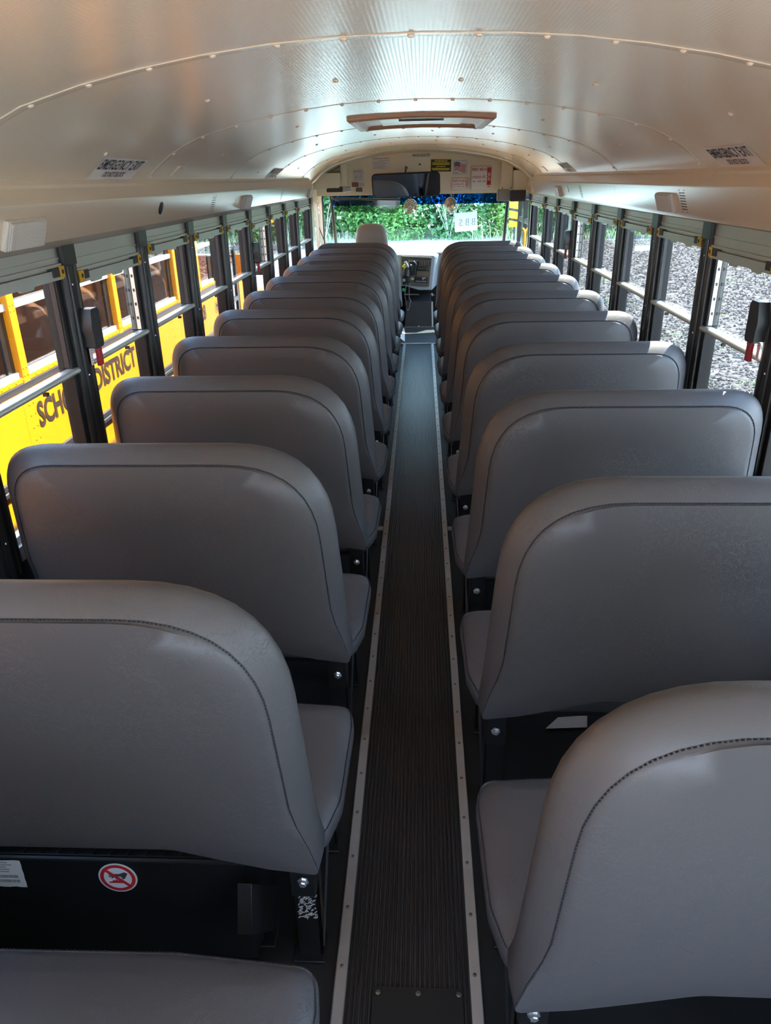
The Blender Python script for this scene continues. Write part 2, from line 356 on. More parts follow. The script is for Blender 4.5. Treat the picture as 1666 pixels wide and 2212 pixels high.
# header panel above the windshield
pts = [(-1.20, 1.545)]+[(-1.20, 1.68)]+[(x, z-.02) for x, z in arch_pts()]+[(1.18, 1.68), (1.18, 1.545)]
m = MB().prism(pts, (0, 8.9, 0), (1, 0, 0), (0, 0, 1), (0, .06, 0)); m.box(-1.2, 8.9, 1.528, 1.18, 9.62, 1.545)
m.lathe([(.011, 0), (.011, .002), (.0002, .002)], at(907, 355, 8.9), (0, -1, 0), 14, 1)
for px in (750, 790, 830, 870, 930, 985, 1020, 1050, 1078): rivet(m, at(px, 333+abs(px-905)**2*.00045, 8.9), (0, -1, 0), .005, .003)
for px in (690, 735, 770, 1000, 1070): rivet(m, at(px, 405, 8.9), (0, -1, 0), .005, .003)
hp = m.build('wall_front', [CREAM, PRINT], smooth=0); tag(hp, 'cream header panel above the windshield with stickers and kits', 'wall', kind='structure')
m = MB(); a, b = at(891, 339, 8.898), at(929, 332.5, 8.898); letter(m, 'WATCH YOUR STEP', a, (1, 0, .01), (0, 0, 1), .19, .028, 0, .01); m.build('lettering', PRINT, hp, smooth=0)
# header trims along both sides above the windows
nt_ = 2
for s, X in ((-1, XL), (1, XR)):
    A = abs(X)
    prof = [(A+.06, 1.70), (1.094, 1.714), (1.086, 1.700), (1.086, 1.690), (1.066, 1.652), (1.066, 1.644), (1.100, 1.545), (A-.022, 1.525), (A-.008, 1.519), (A+.06, 1.519)]
    m = MB(); ys = [-.55, 7.86, 8.05, 8.20]; rings = []
    for k, y in enumerate(ys):
        c = (0, 0, .02, .075)[k]
        rings.append([Vector((s*(min(x+c, A+.06)), y, z)) for x, z in prof])
    if s > 0: rings = [list(reversed(r)) for r in rings]
    m.loft(rings)
    if s > 0: m.slab((1.0830, 4.55, 1.595), (.0165, 0, -.048), (0, .0008, 0), (.0004, 0, .0001))
    o = m.build('trim_%d' % nt_, HEAD, smooth=25); nt_ += 1
    tag(o, 'beige enamel header trim above the %s windows' % ('left' if s < 0 else 'right'), 'trim', kind='structure')
    # speaker slots and cable hole pressed into the header
    def hface(z): return s*(1.066+(1.644-z)/.099*.034)
    m = MB()
    for yc in ((4.14, 6.22) if s < 0 else (3.375, 5.53)):
        for r in range(9):
            z = 1.632-r*.0105
            for c in range(-3, 4):
                if r in (0, 8) and abs(c) != 3: continue
                xx = hface(z); m.slab((xx, yc+c*.010, z), (.0012, 0, 0), (0, .0034, 0), (0, 0, .0016))
    m.build('speaker_slots', GREYPRINT if s < 0 else PRINT, o, smooth=0)
    m = MB(); yc = 3.28 if s < 0 else 6.03; m.lathe([(.024, -.002), (.026, .0015), (.022, .002), (.0002, .0018)], (hface(1.603), yc, 1.603), (-s, 0, -.33), 20)
    m.build('cable_hole', BLKPL, o)
# ------------------------------------------------------------------ side windows
nwin = 1
def side_window(s, X, y0, y1, drop, label, n, stay=False):
    """one split-sash bus window from post centre y0 to post centre y1"""
    root = thing('window_%d' % n, (X, y0, .70), label, 'window', kind='structure')
    o_ = s
    def B(mb, a, ya, za, b, yb, zb, mi=0): mb.box(X+o_*a, ya, za, X+o_*b, yb, zb, mi)
    # post
    m = MB(); pr = [(-.05, .07), (-.05, .0), (-.038, -.006), (-.024, -.006), (-.022, -.012), (.002, -.012), (.004, -.004), (.030, -.004), (.034, -.010), (.05, -.008), (.05, .07)]
    m.prism(pr, (X, y1, .68), (0, 1, 0), (o_, 0, 0), (0, 0, .845))
    B(m, -.014, y1-.046, 1.46, .01, y1+.046, 1.522)
    for z in (.80, 1.10, 1.40): rivet(m, (X-o_*.012, y1-.012, z), (-o_, 0, 0), .005, .003, 1)
    m.build('post', [BLACKGL, BOLT], root, bevel=.002)
    ra = 1.468-drop
    # aluminium panel above the sash
    m = MB(); B(m, .004, y0+.05, ra-.004, .012, y1-.05, 1.525); B(m, .0, y0+.05, 1.483-drop*.5, .01, y1-.05, 1.489-drop*.5)
    m.build('transom_panel', ALU, root, smooth=0)
    # latch rail
    m = MB(); B(m, -.006, y0+.052, ra-.006, .022, y1-.052, ra+.003); B(m, .006, y0+.055, ra-.038, .02, y1-.055, ra-.004)
    pf = [(0, 0), (.10, 0), (.11, -.008), (.18, -.008), (.19, 0), (.30, 0), (.31, -.008), (.38, -.008), (.39, 0), (y1-y0-.11, 0), (y1-y0-.11, .03), (0, .03)]
    m.prism(pf, (X-o_*.008, y0+.055, ra-.044), (0, 1, 0), (0, 0, 1), (o_*.010, 0, 0))
    m.build('latch_rail', ALU, root, smooth=0)
    for ya, d in ((y0+.055, 1), (y1-.055, -1)):
        m = MB(); B(m, -.014, ya, ra-.040, .012, ya+d*.030, ra-.004); B(m, -.012, ya+d*.030, ra-.034, .012, ya+d*.075, ra-.006, 1)
        m.lathe([(.0075, 0), (.0075, .0012), (.0002, .0012)], (X-o_*.014, ya+d*.014, ra-.021), (-o_, 0, 0), 12, 2)
        m.build('latch', [YLATCH, BLKPL, PRINT], root, bevel=.002)
    # jambs with stop holes, stiles
    m = MB(); B(m, .012, y1-.075, .74, .06, y1-.05, ra); B(m, .012, y0+.05, .74, .06, y0+.075, ra)
    m.build('jamb', CHANNEL, root, smooth=0, bevel=.002)
    m = MB()
    for yj, d in ((y1-.0755, -1), (y0+.0755, 1)):
        m.box(X+o_*.020, yj, 1.14, X+o_*.036, yj+d*.002, ra-.04)
        for k in range(5): m.box(X+o_*.024, yj+d*.002, 1.18+k*.056, X+o_*.032, yj+d*.003, 1.192+k*.056, 1)
    m.build('stop_channel', [ALU if stay else BLKPL, BLKPL], root, smooth=0)
    # middle rail and sill
    m = MB(); m.prism([(math.cos(q)*.012-.002, math.sin(q)*.0108) for q in [math.pi*2*k/14 for k in range(14)]], (X+o_*.012, y0+.045, 1.125), (o_, 0, 0), (0, 0, 1), (0, y1-y0-.09, 0))
    B(m, .012, y0+.06, 1.113, .032, y1-.06, 1.136); B(m, .0, y1-.30, 1.102, .014, y1-.285, 1.112, 1)
    m.build('meeting_rail', [ALU, BLKPL], root)
    m = MB(); B(m, .004, y0+.05, .70, .06, y1-.05, .745); B(m, .02, y0+.075, .745, .045, y1-.075, .765)
    m.build('sill', ALU, root, smooth=0)
    m = MB(); B(m, .038, y0+.07, 1.12, .043, y1-.07, ra); B(m, .046, y0+.07, .755, .051, y1-.07, 1.13)
    m.build('pane', GLASS, root, smooth=0)
    return root
for side, s, X, p0, ks in (('left', -1, XL, 2.487, range(-4, 8)), ('right', 1, XR, 3.131, range(-5, 7))):
    for i, k in enumerate(ks):
        ya, yb = p0+.6985*(k-1), p0+.6985*k
        em = (k in (1, 5)) if s < 0 else (k in (0, 4))
        side_window(s, X, ya, yb, .028 if em else 0, 'split sash bus window on the %s side, %s from the rear' % (side, ORD[i] if i < 11 else 'twelfth'), nwin, em); nwin += 1
    ya, yb = p0+.6985*ks[-1], 8.29
    side_window(s, X, ya, yb, 0, 'foremost split sash passenger window on the %s side' % side, nwin); nwin += 1
    # outer skin above windows
# emergency release boxes on the posts
def release_box(s, X, y, label):
    r = thing('emergency_window_release', (X, y, 1.25), label, 'window latch', 'emergency window releases')
    m = MB(); pr = [(-.030, -.06), (-.018, -.068), (.026, -.068), (.034, -.058), (.034, .052), (.022, .064), (-.022, .064), (-.030, .03), (-.036, .0), (-.030, -.03)]
    m.prism([(a*1.15, b) for a, b in pr], (X-s*.012, y, 1.253), (0, 1, 0), (0, 0, 1), (-s*.036, 0, 0))
    m.lathe([(.006, 0), (.006, .001), (.0002, .001)], (X-s*.0482, y-.004, 1.297), (-s, 0, 0), 10, 1); m.lathe([(.006, 0), (.006, .001), (.0002, .001)], (X-s*.0482, y-.004, 1.208), (-s, 0, 0), 10, 1)
    m.build('cover', [BLKPL, PRINT], r, bevel=.004)
    MB().box(X-s*.022, y+.010, 1.118, X-s*.036, y+.040, 1.20).build('handle', REDPL, r, bevel=.002)
    m = MB(); m.box(X-s*.012, y-.012, 1.125, X-s*.0135, y+.008, 1.20)
    for k in range(8): m.box(X-s*.0135, y-.009, 1.130+k*.0085, X-s*.0142, y+.006, 1.134+k*.0085, 1)
    m.box(X-s*.02, y+.044, 1.14, X-s*.0212, y+.058, 1.21)
    m.build('label', [WHITE, PALERED], r, smooth=0)
release_box(-1, XL, 2.52, 'black window release with red handle on left post nearest the camera')
release_box(-1, XL, 2.52+4*.6985, 'black window release with red handle on a far left post')
release_box(1, XR, 2.50, 'black window release with red handle on right post at photo edge')
release_box(1, XR, 2.50+5*.6985-.03, 'black window release with red handle on a far right post')
# ------------------------------------------------------------------ front end of the bus
# left: beige pillar, driver's side window
m = MB(); m.box(XL, 8.32, .68, XL-.07, 8.55, 1.53); m.box(XL+.01, 8.30, 0, XL-.07, 8.56, .72)
tag(m.build('trim_4', HEAD, smooth=0, bevel=.004), 'beige pillar behind the driver window', 'trim', kind='structure')
wd = thing('window_%d' % nwin, (XL, 8.56, .7), 'sliding driver side window at the front left', 'window', kind='structure'); nwin += 1
m = MB()
for y in (8.56, 8.93, 9.30): m.box(XL-.005, y, .70, XL-.05, y+.035, 1.50)
m.box(XL-.005, 8.56, 1.47, XL-.05, 9.335, 1.53); m.box(XL-.005, 8.56, .68, XL-.05, 9.335, .73)
m.build('frame', CREAM, wd, smooth=0, bevel=.003)
MB().box(XL-.02, 8.59, .72, XL-.025, 9.31, 1.48).build('pane', GLASS, wd, smooth=0)
# windshield
ws = thing('window_%d' % nwin, (0, 9.7, .9), 'wide flat windshield with blue tint band at the front', 'window', kind='structure'); nwin += 1
def wsp(x, z): return Vector((x, 9.86-(z-.86)*.33, z))
m = MB()
def bar(a, b, r, mb): mb.tube([a, (Vector(a)+Vector(b))/2, b], r, 8)
bar(wsp(-1.085, 1.545), wsp(-1.06, .84), .020, m); bar(wsp(1.04, 1.545), wsp(1.02, .84), .020, m)
bar(wsp(-1.14, .84), wsp(1.12, .84), .02, m); m.box(-1.17, 9.58, 1.517, 1.14, 9.63, 1.532)
qa, qb = Vector((-1.165, 9.40, .84)), Vector((-1.165, 9.36, 1.53)); bar(qa, qb, .018, m); bar((1.145, 9.40, .84), (1.145, 9.36, 1.53), .018, m)
m.build('frame', BLACKGL, ws)
n_ = Vector((0, .95, .31)).normalized()*.005
m = MB(); P = [wsp(-1.07, .85), wsp(1.03, .85), wsp(1.03, 1.53), wsp(-1.07, 1.53)]
m.loft([[p for p in P], [p+n_ for p in P]]); m.build('pane', WSGLASS, ws, smooth=0)
m = MB(); P = [wsp(-1.065, 1.402)-n_*.5, wsp(1.025, 1.402)-n_*.5, wsp(1.025, 1.525)-n_*.5, wsp(-1.065, 1.525)-n_*.5]; m.loft([P, [p+n_*.2 for p in P]]); m.build('tint_band', BAND, ws, smooth=0)
for sx, qx in ((-1.085, -1.165), (1.045, 1.145)):
    m = MB(); P = [wsp(sx, .85), Vector((qx, 9.40, .85)), Vector((qx, 9.36, 1.53)), wsp(sx, 1.53)]; o3 = Vector((math.copysign(.005, sx), 0, 0)); m.loft([P, [p+o3 for p in P]] if sx > 0 else [[p for p in reversed(P)], [p+o3 for p in reversed(P)]]); m.build('quarter_pane', WSGLASS, ws, smooth=0)
# corner skins under the glass
m = MB(); m.box(-1.2, 9.35, -.6, XL, 9.9, .84); m.box(1.03, 9.35, -.6, 1.18, 9.9, .84); m.box(-1.2, 9.84, -.6, 1.18, 9.92, .84)
tag(m.build('wall_front', BLACK, smooth=0), 'dark firewall below the windshield', 'wall', kind='structure')
m = MB(); pf = [(-1.15, .4), (1.12, .4), (1.12, .6), (1.0, .70), (-1.0, .70), (-1.15, .6)]
m.prism(pf, (0, 9.93, 0), (1, 0, 0), (0, 0, 1), (0, 1.3, 0)); hood = m.build('bus_hood', YLW, smooth=0, bevel=.03); tag(hood, 'yellow engine hood in front of the windshield', 'hood')
# right: entrance door
dr = thing('door_1', (XR, 8.8, -.3), 'black framed folding entrance door at the front right', 'door', kind='structure')
m = MB()
for y in (8.36, 8.80, 8.86, 9.30): m.box(XR, y, -.6, XR+.05, y+.05, 1.50)
for z in (-.6, .35, 1.22, 1.46): m.box(XR+.005, 8.36, z, XR+.045, 9.35, z+.05)
m.build('frame', BLACKGL, dr, smooth=0, bevel=.004)
m = MB(); m.box(XR+.02, 8.40, -.55, XR+.025, 8.81, 1.47); m.box(XR+.02, 8.90, -.55, XR+.025, 9.31, 1.47); m.build('pane', GLASS, dr, smooth=0)
m = MB().box(XR-.004, 8.24, .0, XR+.07, 8.36, 1.53); m.box(XR-.004, 8.30, 1.50, XR+.07, 9.40, 1.60)
tag(m.build('trim_5', HEAD, smooth=0), 'beige post and lintel around the entrance door', 'trim', kind='structure')
# ------------------------------------------------------------------ floor fittings
m = MB(); x0, x1 = -.176, .119; n = 26; pts = [(x0, -.003)]
for k in range(n):
    a = x0+(x1-x0)*k/n; b = (x1-x0)/n
    pts += [(a+b*.12, .001), (a+b*.28, .006), (a+b*.72, .006), (a+b*.88, .001)]
pts += [(x1, -.003)]
m.prism(pts, (0, -.5, 0), (1, 0, 0), (0, 0, 1), (0, 8.79, 0))
tag(m.build('aisle_runner', RUNNER, smooth=0), 'long black ribbed rubber runner down the aisle', 'floor mat')
for s, a, b, lab in ((-1, -.1985, -.170, 'left'), (1, .1125, .1412, 'right')):
    r = thing('trim_strip', ((a+b)/2, 4, 0), 'screwed aluminium strip along the %s edge of the aisle runner' % lab, 'floor strip', 'aluminium aisle strips')
    m = MB(); m.prism([(a, -.003), (b, -.003), (b, .006), (b-.002, .009), (a+.003, .007), (a, .003)], (0, -.5, 0), (1, 0, 0), (0, 0, 1), (0, 8.81, 0)); m.build('strip', STRIP, r, smooth=20)
    m = MB(); y = 1.146-.155*8
    for k in range(60):
        yy = y+.155*k+(-.012 if s > 0 else 0)
        if yy > 8.25: break
        c = (a+b)/2
        m.lathe([(.0052, 0), (.005, .0016), (.003, .0026), (.0002, .0028)], (c, yy, .0078), (0, 0, 1), 8)
        m.box(c-.0034, yy-.0007, .0105, c+.0034, yy+.0007, .0110, 1); m.box(c-.0007, yy-.0034, .0105, c+.0007, yy+.0034, .0110, 1)
    m.build('screws', [SCREW, PRINT], r)
for s, a, b, lab in ((-1, -.40, -.2, 'left'), (1, .1435, .36, 'right')):
    m = MB().box(a, 3.538, -.004, b, 3.574, .003)
    for q in ((a+b)/2, b-.02 if s < 0 else a+.03): m.lathe([(.004, 0), (.003, .002), (.0002, .0025)], (q, 3.556, .003), (0, 0, 1), 8, 1)
    tag(m.build('joint_strip', [STRIP, SCREW], smooth=0), 'short aluminium floor joint strip crossing beside the %s aisle strip' % lab, 'floor strip')
cv = thing('floor_access_cover', (0, .8, 0), 'smooth black rubber floor cover with three screws at the bottom edge', 'floor cover')
m = MB().box(-.108, .3, .0055, .097, 1.10, .0085); m.build('cover', RUBBER, cv, smooth=0)
for x in (-.096, -.004, .088):
    m = MB(); m.lathe([(.0062, 0), (.006, .002), (.0035, .0033), (.0002, .0035)], (x, 1.086, .0085), (0, 0, 1), 10); m.box(x-.004, 1.0852, .0118, x+.004, 1.0868, .0124, 1); m.box(x-.0008, 1.082, .0118, x+.0008, 1.090, .0124, 1); m.build('screw', [SCREW, PRINT], cv)
tag(MB().box(-.235, 8.32, -.003, .17, 9.34, .004).build('floor_mat', varied(mat('smooth grey rubber', (.055, .06, .065), .35), 4, .2), smooth=0), 'smooth grey mat between runner and engine cover', 'floor mat')
m = MB(); m.box(-.24, 8.300, 0, .175, 8.335, .010)
for k in range(20): m.box(-.165+k*.0138, 8.301, .010, -.156+k*.0138, 8.333, .013)
tag(m.build('threshold_strip', ALU, smooth=0), 'bright ribbed metal strip at the front end of the runner', 'floor strip')
# ------------------------------------------------------------------ bench seats
def seat(s, xa, W, first):
    """s=-1 left, +1 right; xa aisle edge; local frame: origin on the floor below the aisle edge at the back"""
    root = thing('bus_bench_seat', (0, 0, 0), '-', 'bus seat', 'grey bus bench seats')
    zT, LEAN = 1.07, .05
    def curve(pts_r):
        """rounded polygon: (u, z, radius)"""
        out = []; n = len(pts_r)
        for i, (u, z, r) in enumerate(pts_r):
            p = Vector((u, z)); a = Vector(pts_r[i-1][:2]); b = Vector(pts_r[(i+1) % n][:2])
            da, db = (a-p).normalized(), (b-p).normalized(); ang = da.angle(db)
            L = min(r/math.tan(ang/2), (a-p).length*.48, (b-p).length*.48); k = 9
            P0, P1 = p+da*L, p+db*L
            for q in range(k+1):
                tt = q/k; out.append(P0*(1-tt)**2+p*(2*tt*(1-tt))+P1*tt**2)
        return out
    ol = curve([(0, .382, .012), (.10, .396, .1), (.30, .442, .2), (W-.12, .440, .1), (W-.03, .415, .03), (W, .75, .3), (W-.012, zT, .135), (.045, zT, .27)])
    # refine long edges
    o2 = []
    for i, p in enumerate(ol):
        q = ol[(i+1) % len(ol)]; k = max(1, int((q-p).length/.05))
        for j in range(k): o2.append(p.lerp(q, j/k))
    cu, cz = W*.5, .74
    def ring(e, y):
        r = []
        for p in o2:
            b = max(0, min(1, (p.y-.39)/.16)); b = b*b*(3-2*b)          # the side band narrows to nothing at the bottom edge
            ee = e*b
            u = cu+(p.x-cu)*(1-(ee+e*.12*(1-b))/(W/2)); z = cz+(p.y-cz)*(1-ee/.345)
            yy = y+LEAN*(zT-z)/.7
            r.append(Vector((s*u, yy, z)))
        return r
    def rg(sc, y):
        return [Vector((s*(cu+(p.x-cu)*sc), y+LEAN*(zT-(cz+(p.y-cz)*sc))/.7, cz+(p.y-cz)*sc)) for p in o2]
    rings = [rg(.12, -.070), rg(.45, -.069), rg(.72, -.067), rg(.87, -.063), ring(.047, -.0575), ring(.0435, -.053), ring(.0425, -.0515), ring(.0405, -.0535), ring(.034, -.048), ring(.020, -.034), ring(.007, -.017), ring(0, 0), ring(.004, .020), ring(.018, .038), ring(.045, .052), rg(.80, .066), rg(.5, .072), rg(.12, .073)]
    m = MB(); m.loft(rings if s < 0 else [list(reversed(r)) for r in rings])
    m.build('backrest', VINYL, root, smooth=60)
    # seam stitches
    m = MB(); rr = ring(.0432, -.0545); L = len(rr)
    dense = []
    for i in range(L):
        a, b = rr[i], rr[(i+1) % L]
        if a.z < .52 and b.z < .52 and abs(a.x-b.x) > abs(a.z-b.z): continue
        dense.append((a, b))
    acc = 0
    for a, b in dense:
        d = (b-a).length; k = max(1, int(d/.007))
        for j in range(k):
            p = a.lerp(b, (j+.2)/k); q = a.lerp(b, (j+.78)/k); t = (q-p)
            if t.length < .001: continue
            c = (p+q)/2; nrm = Vector((0, 1, 0)); sd_ = t.normalized().cross(nrm)
            m.slab(c, t/2, sd_*.0008, nrm*.0011)
    m.build('seam', STITCH, root, smooth=0)
    # cushion
    u0, u1 = -.028, W
    pl = curve([(u0+.034, .095, .04), (u0+.006, .20, .12), (u0, .46, .1), (u0+.012, .535, .06), (.25, .556, .2), (u1-.03, .55, .05), (u1, .5, .05), (u1, .095, .03)])
    p2 = []
    for i, p in enumerate(pl):
        q = pl[(i+1) % len(pl)]; k = max(1, int((q-p).length/.05))
        for j in range(k): p2.append(p.lerp(q, j/k))
    def cr(sc, inset, z, tilt=.02):
        cx, cy = (u0+u1)/2, .32; r = []
        for p in p2:
            u = cx+(p.x-cx)*(sc-inset/((u1-u0)/2)); y = cy+(p.y-cy)*(sc-inset/.23)
            r.append(Vector((s*u, y, z+tilt*(y-.3)*1.0)))
        return r
    rings = [cr(.3, 0, .318), cr(1, .03, .318), cr(1, .010, .324), cr(1, 0, .338), cr(1, -.001, .358), cr(1, .002, .374), cr(1, .004, .376), cr(1, .0055, .3745), cr(1, .012, .383), cr(1, .030, .396), cr(1, .06, .405), cr(.7, 0, .411), cr(.35, 0, .414), cr(.1, 0, .415)]
    m = MB(); m.loft([list(reversed(r)) for r in rings] if s < 0 else rings); m.build('seat_cushion', VINYL, root, smooth=60)
    m = MB(); rr = cr(1, .0035, .3765)
    for i in range(len(rr)):
        a, b = rr[i], rr[(i+1) % len(rr)]
        k = max(1, int((b-a).length/.007))
        for j in range(k):
            p = a.lerp(b, (j+.2)/k); q = a.lerp(b, (j+.78)/k); t = q-p
            if t.length > .001: m.slab((p+q)/2, t/2, t.normalized().cross(Vector((0, 0, 1)))*.0007, Vector((0, 0, .0010)))
    m.build('cushion_seam', STITCH, root, smooth=0)
    # steel frame and legs
    m = MB(); m.tube([(s*.03, .12, .305), (s*.03, .47, .312), (s*.06, .50, .312), (s*(W-.08), .50, .312), (s*(W-.05), .47, .312), (s*(W-.05), .12, .305)], .0125, 8)
    m.box(s*.03, .115, .298, s*(W-.03), .14, .318); m.box(s*.026, .044, .25, s*.080, .10, .47); m.box(s*(W-.08), .044, .25, s*(W-.03), .10, .47)
    m.build('frame', BLACK, root, bevel=.002)
    for yy, tz in ((.082, .33), (.40, .31)):
        m = MB(); m.box(s*.028, yy, .0, s*.083, yy+.018, tz); m.box(s*.028, yy, 0, s*.034, yy+.055, tz); m.box(s*.02, yy-.02, .0, s*.095, yy+.06, .006)
        m.build('leg', BLACK, root, bevel=.002)
    m = MB(); m.tube([(s*.030, .10, .012), (s*.026, .30, .27)], .006, 6); m.build('brace', BLACK, root)
    for u in (.05, W-.06):
        m = MB(); m.lathe([(.013, 0), (.013, .003), (.0085, .0035), (.0085, .011), (.006, .0125), (.0002, .0125)], (s*u, .040, .305), (0, -1, .0), 6); m.build('bolt', BOLT, root, smooth=0)
    return root
LA, LP, RA, RP = 1.0928, .7365, .8263, .7592
NUM = ORD
protoL = seat(-1, -.205, .935, True); protoR = seat(1, .157, .955, True)
for k in range(11):
    o = protoL if k == 0 else copy_tree(protoL); o.location = (-.205, LA+LP*(k-1), 0)
    o['label'] = ('grey vinyl bench seat in the left row, only its cushion showing at the bottom edge' if k == 0 else
                  'grey vinyl bench seat above the heater with the no-touching sticker, left row' if k == 1 else
                  'grey vinyl bench seat, %s from the camera in the left row' % NUM[k] if k < 10 else 'grey vinyl bench seat just behind the left crash barrier')
for k in range(10):
    o = protoR if k == 0 else copy_tree(protoR); o.location = (.157, RA+RP*k, 0)
    o['label'] = ('large grey vinyl bench seat in the right row, cut by the lower right corner' if k == 0 else
                  'grey vinyl bench seat, %s from the camera in the right row' % NUM[k] if k < 9 else 'grey vinyl bench seat just behind the right crash barrier')
# crash barriers in front of the first row: the same padded panel on two posts
for proto, s, loc, lab in ((protoL, -1, (-.205, LA+LP*10, 0), 'left'), (protoR, 1, (.157, RA+RP*10+.0, 0), 'right')):
    r = thing('crash_barrier', loc, 'grey padded crash barrier panel foremost in the %s row' % lab, 'barrier', 'padded crash barriers')
    for ch in list(proto.children):
        b = ch.name.split('.')[0]
        if b in ('backrest', 'seam', 'bolt') or (b == 'leg' and ch.data.vertices[0].co.y < .2):
            c = ch.copy(); COL.objects.link(c); c.parent = r
            if b == 'backrest': c.name = 'padded_panel'
            if b == 'leg': c.name = 'post'
    m = MB(); W = .935; x = loc[0]; m.box(x+s*.82, loc[1]+.09, 0, x+s*.875, loc[1]+.108, .33); m.build('post', BLACK, r)
# scuffed paint on the nearest left seat's rear leg
SEAT1 = [o for o in COL.objects if o.get('label', '').startswith('grey vinyl bench seat above')][0]
m = MB(); rnd = random.Random(3)
for k in range(230):
    x = -.2385-rnd.random()*.044; z = .13+rnd.random()*.155
    if rnd.random() < .35+.5*abs(math.sin(z*55)):
        l = .0015+rnd.random()*.004; a = rnd.gauss(.5, .5); t = Vector((math.cos(a), 0, math.sin(a)))
        m.slab((x, 1.0928+.0812, z), t*l, t.cross(Vector((0, 1, 0)))*(.0006+rnd.random()*.0008), Vector((0, .0006, 0)))
sc_ = m.build('paint_scuffs', mat('bare scraped metal', (.6, .6, .62), .5), SEAT1, smooth=0)
# ------------------------------------------------------------------ heater under the nearest left seat
ht = thing('floor_heater', (-.72, 1.25, 0), 'black steel floor heater with top grille under the nearest left seat', 'heater')
m = MB(); m.box(-1.12, 1.15, .02, -.384, 1.42, .322); m.box(-1.12, 1.148, .328, -.384, 1.16, .334); m.box(-1.12, 1.15, .315, -.384, 1.16, .330); m.build('housing', BLACK, ht, smooth=0, bevel=.004)
m = MB()
for k in range(18): x = -1.10+k*.040; m.box(x, 1.165, .318, x+.004, 1.26, .328)
for y in (1.165, 1.19, 1.215, 1.24, 1.26): m.box(-1.11, y, .319, -.40, y+.003, .329)
m.box(-1.11, 1.165, .3185, -.40, 1.26, .3195, 1)
rnd = random.Random(5)
for k in range(26): x = -.74+rnd.random()*.2; y = 1.17+rnd.random()*.06; m.slab((x, y, .3205), (.004+rnd.random()*.006, .001, 0), (0, .003, 0), (0, 0, .001), 2)
m.build('grille', [BLACK, mat('dusty heater core', (.10, .085, .07), .8), mat('dry leaf debris', (.35, .27, .16), .8)], ht, smooth=0)
m = MB(); m.slab((-.37, 1.175, .16), (.016, 0, 0), (0, .022, .05), (0, -.11, .14)); m.box(-.42, 1.19, 0, -.352, 1.26, .006); m.slab((-.395, 1.21, .12), (.012, 0, 0), (0, .006, 0), (0, .0, .12)); m.build('bracket', BLACK, ht, bevel=.002)
for p in ((-.394, 1.232), (-.400, 1.207)):
    m = MB(); m.lathe([(.009, 0), (.009, .002), (.006, .003), (.006, .007), (.0002, .008)], (p[0], p[1], .006), (0, -.2, 1), 8); m.build('screw', BOLT, ht)
st = thing('warning_sticker', (-.677, 1.148, .281), 'round red and white no-touching hot surface sticker on heater', 'sticker')
c0 = Vector((-.677, 1.1495, .281)); U, V, N = Vector((1, 0, 0)), Vector((0, 0, 1)), Vector((0, -1, 0))
m = MB(); m.lathe([(.044, 0), (.044, .0012), (.0002, .0012)], c0, N, 40); m.build('disc', WHITE, st, smooth=0)
m = MB()
def ringseg(r0, r1, n=40):
    m.loft([[c0+(U*math.cos(q)+V*math.sin(q))*r+N*h for q in [2*math.pi*k/n for k in range(n)]] for r, h in ((r1, .0012), (r1, .0018), (r0, .0018), (r0, .0012))], False, False)
ringseg(.032, .040); d = Vector((.72, 0, -.69)); m.slab(c0+N*.0018, d*.036, d.cross(N)*.0032, N*.0006)
fl = [(-.022, -.016), (.012, -.016), (.018, -.012), (.012, -.010), (.010, -.006), (.006, -.010), (.003, -.004), (.0, -.009), (-.004, -.003), (-.007, -.009), (-.011, -.006), (-.014, -.011), (-.022, -.013)]
m.prism(fl, c0+N*.0012, U, V, N*.0005)
m.build('red_ring', REDPRINT, st, smooth=0)
hand = [(.024, .014), (.017, .018), (.004, .012), (-.012, .012), (-.020, .010), (-.020, .008), (-.013, .008), (-.021, .004), (-.019, .002), (-.011, .005), (-.016, -.001), (-.013, -.002), (-.006, .004), (-.007, -.002), (-.003, -.001), (.0, .005), (.008, .004), (.011, -.004), (.016, -.002)]
MB().prism(hand, c0+N*.0012, U, V, N*.0005).build('hand_symbol', PRINT, st, smooth=0)
lb = thing('paper_label', (-.93, 1.149, .29), 'crumpled white paper label with barcodes on heater', 'label')
m = MB(); P = []
for i in range(9):
    for j in range(7):
        x = -1.0+i*.108/8; z = .245+j*.084/6; P.append((x+(.016*(1-j/6) if i == 8 else 0)*0-(.0), 1.1485-abs(math.sin(i*2.1+j*1.7))*.0018, z))
m.add(P, [(i*7+j, (i+1)*7+j, (i+1)*7+j+1, i*7+j+1) for i in range(8) for j in range(6)]); m.build('sheet', WHITE, lb, smooth=60)
m = MB()
for r, (z, h) in enumerate(((.276, .008), (.262, .008))):
    x = -.985; rnd = random.Random(9+r)
    while x < -.905:
        wd_ = .0008+rnd.random()*.002; m.box(x, 1.1455, z, x+wd_, 1.146, z+h); x += wd_+.0008+rnd.random()*.002
for z in (.294, .301, .308, .315, .322): m.box(-.975, 1.1455, z, -.91-.02*rnd.random(), 1.146, z+.002)
m.build('print', GREYPRINT, lb, smooth=0)
m = MB(); m.add([(.42, 1.99, .004), (.56, 2.0, .004), (.57, 2.05, .012), (.47, 2.045, .006), (.42, 1.99, .0052), (.56, 2.0, .0052), (.57, 2.05, .0132), (.47, 2.045, .0072)], [(3, 2, 1, 0), (4, 5, 6, 7), (0, 1, 5, 4), (1, 2, 6, 5), (2, 3, 7, 6), (3, 0, 4, 7)])
m.box(.45, 2.01, .0055, .49, 2.014, .0062, 1)
tag(m.build('paper_scrap', [WHITE, GREYPRINT], smooth=0), 'white paper scrap on the floor below the second right seat', 'paper')
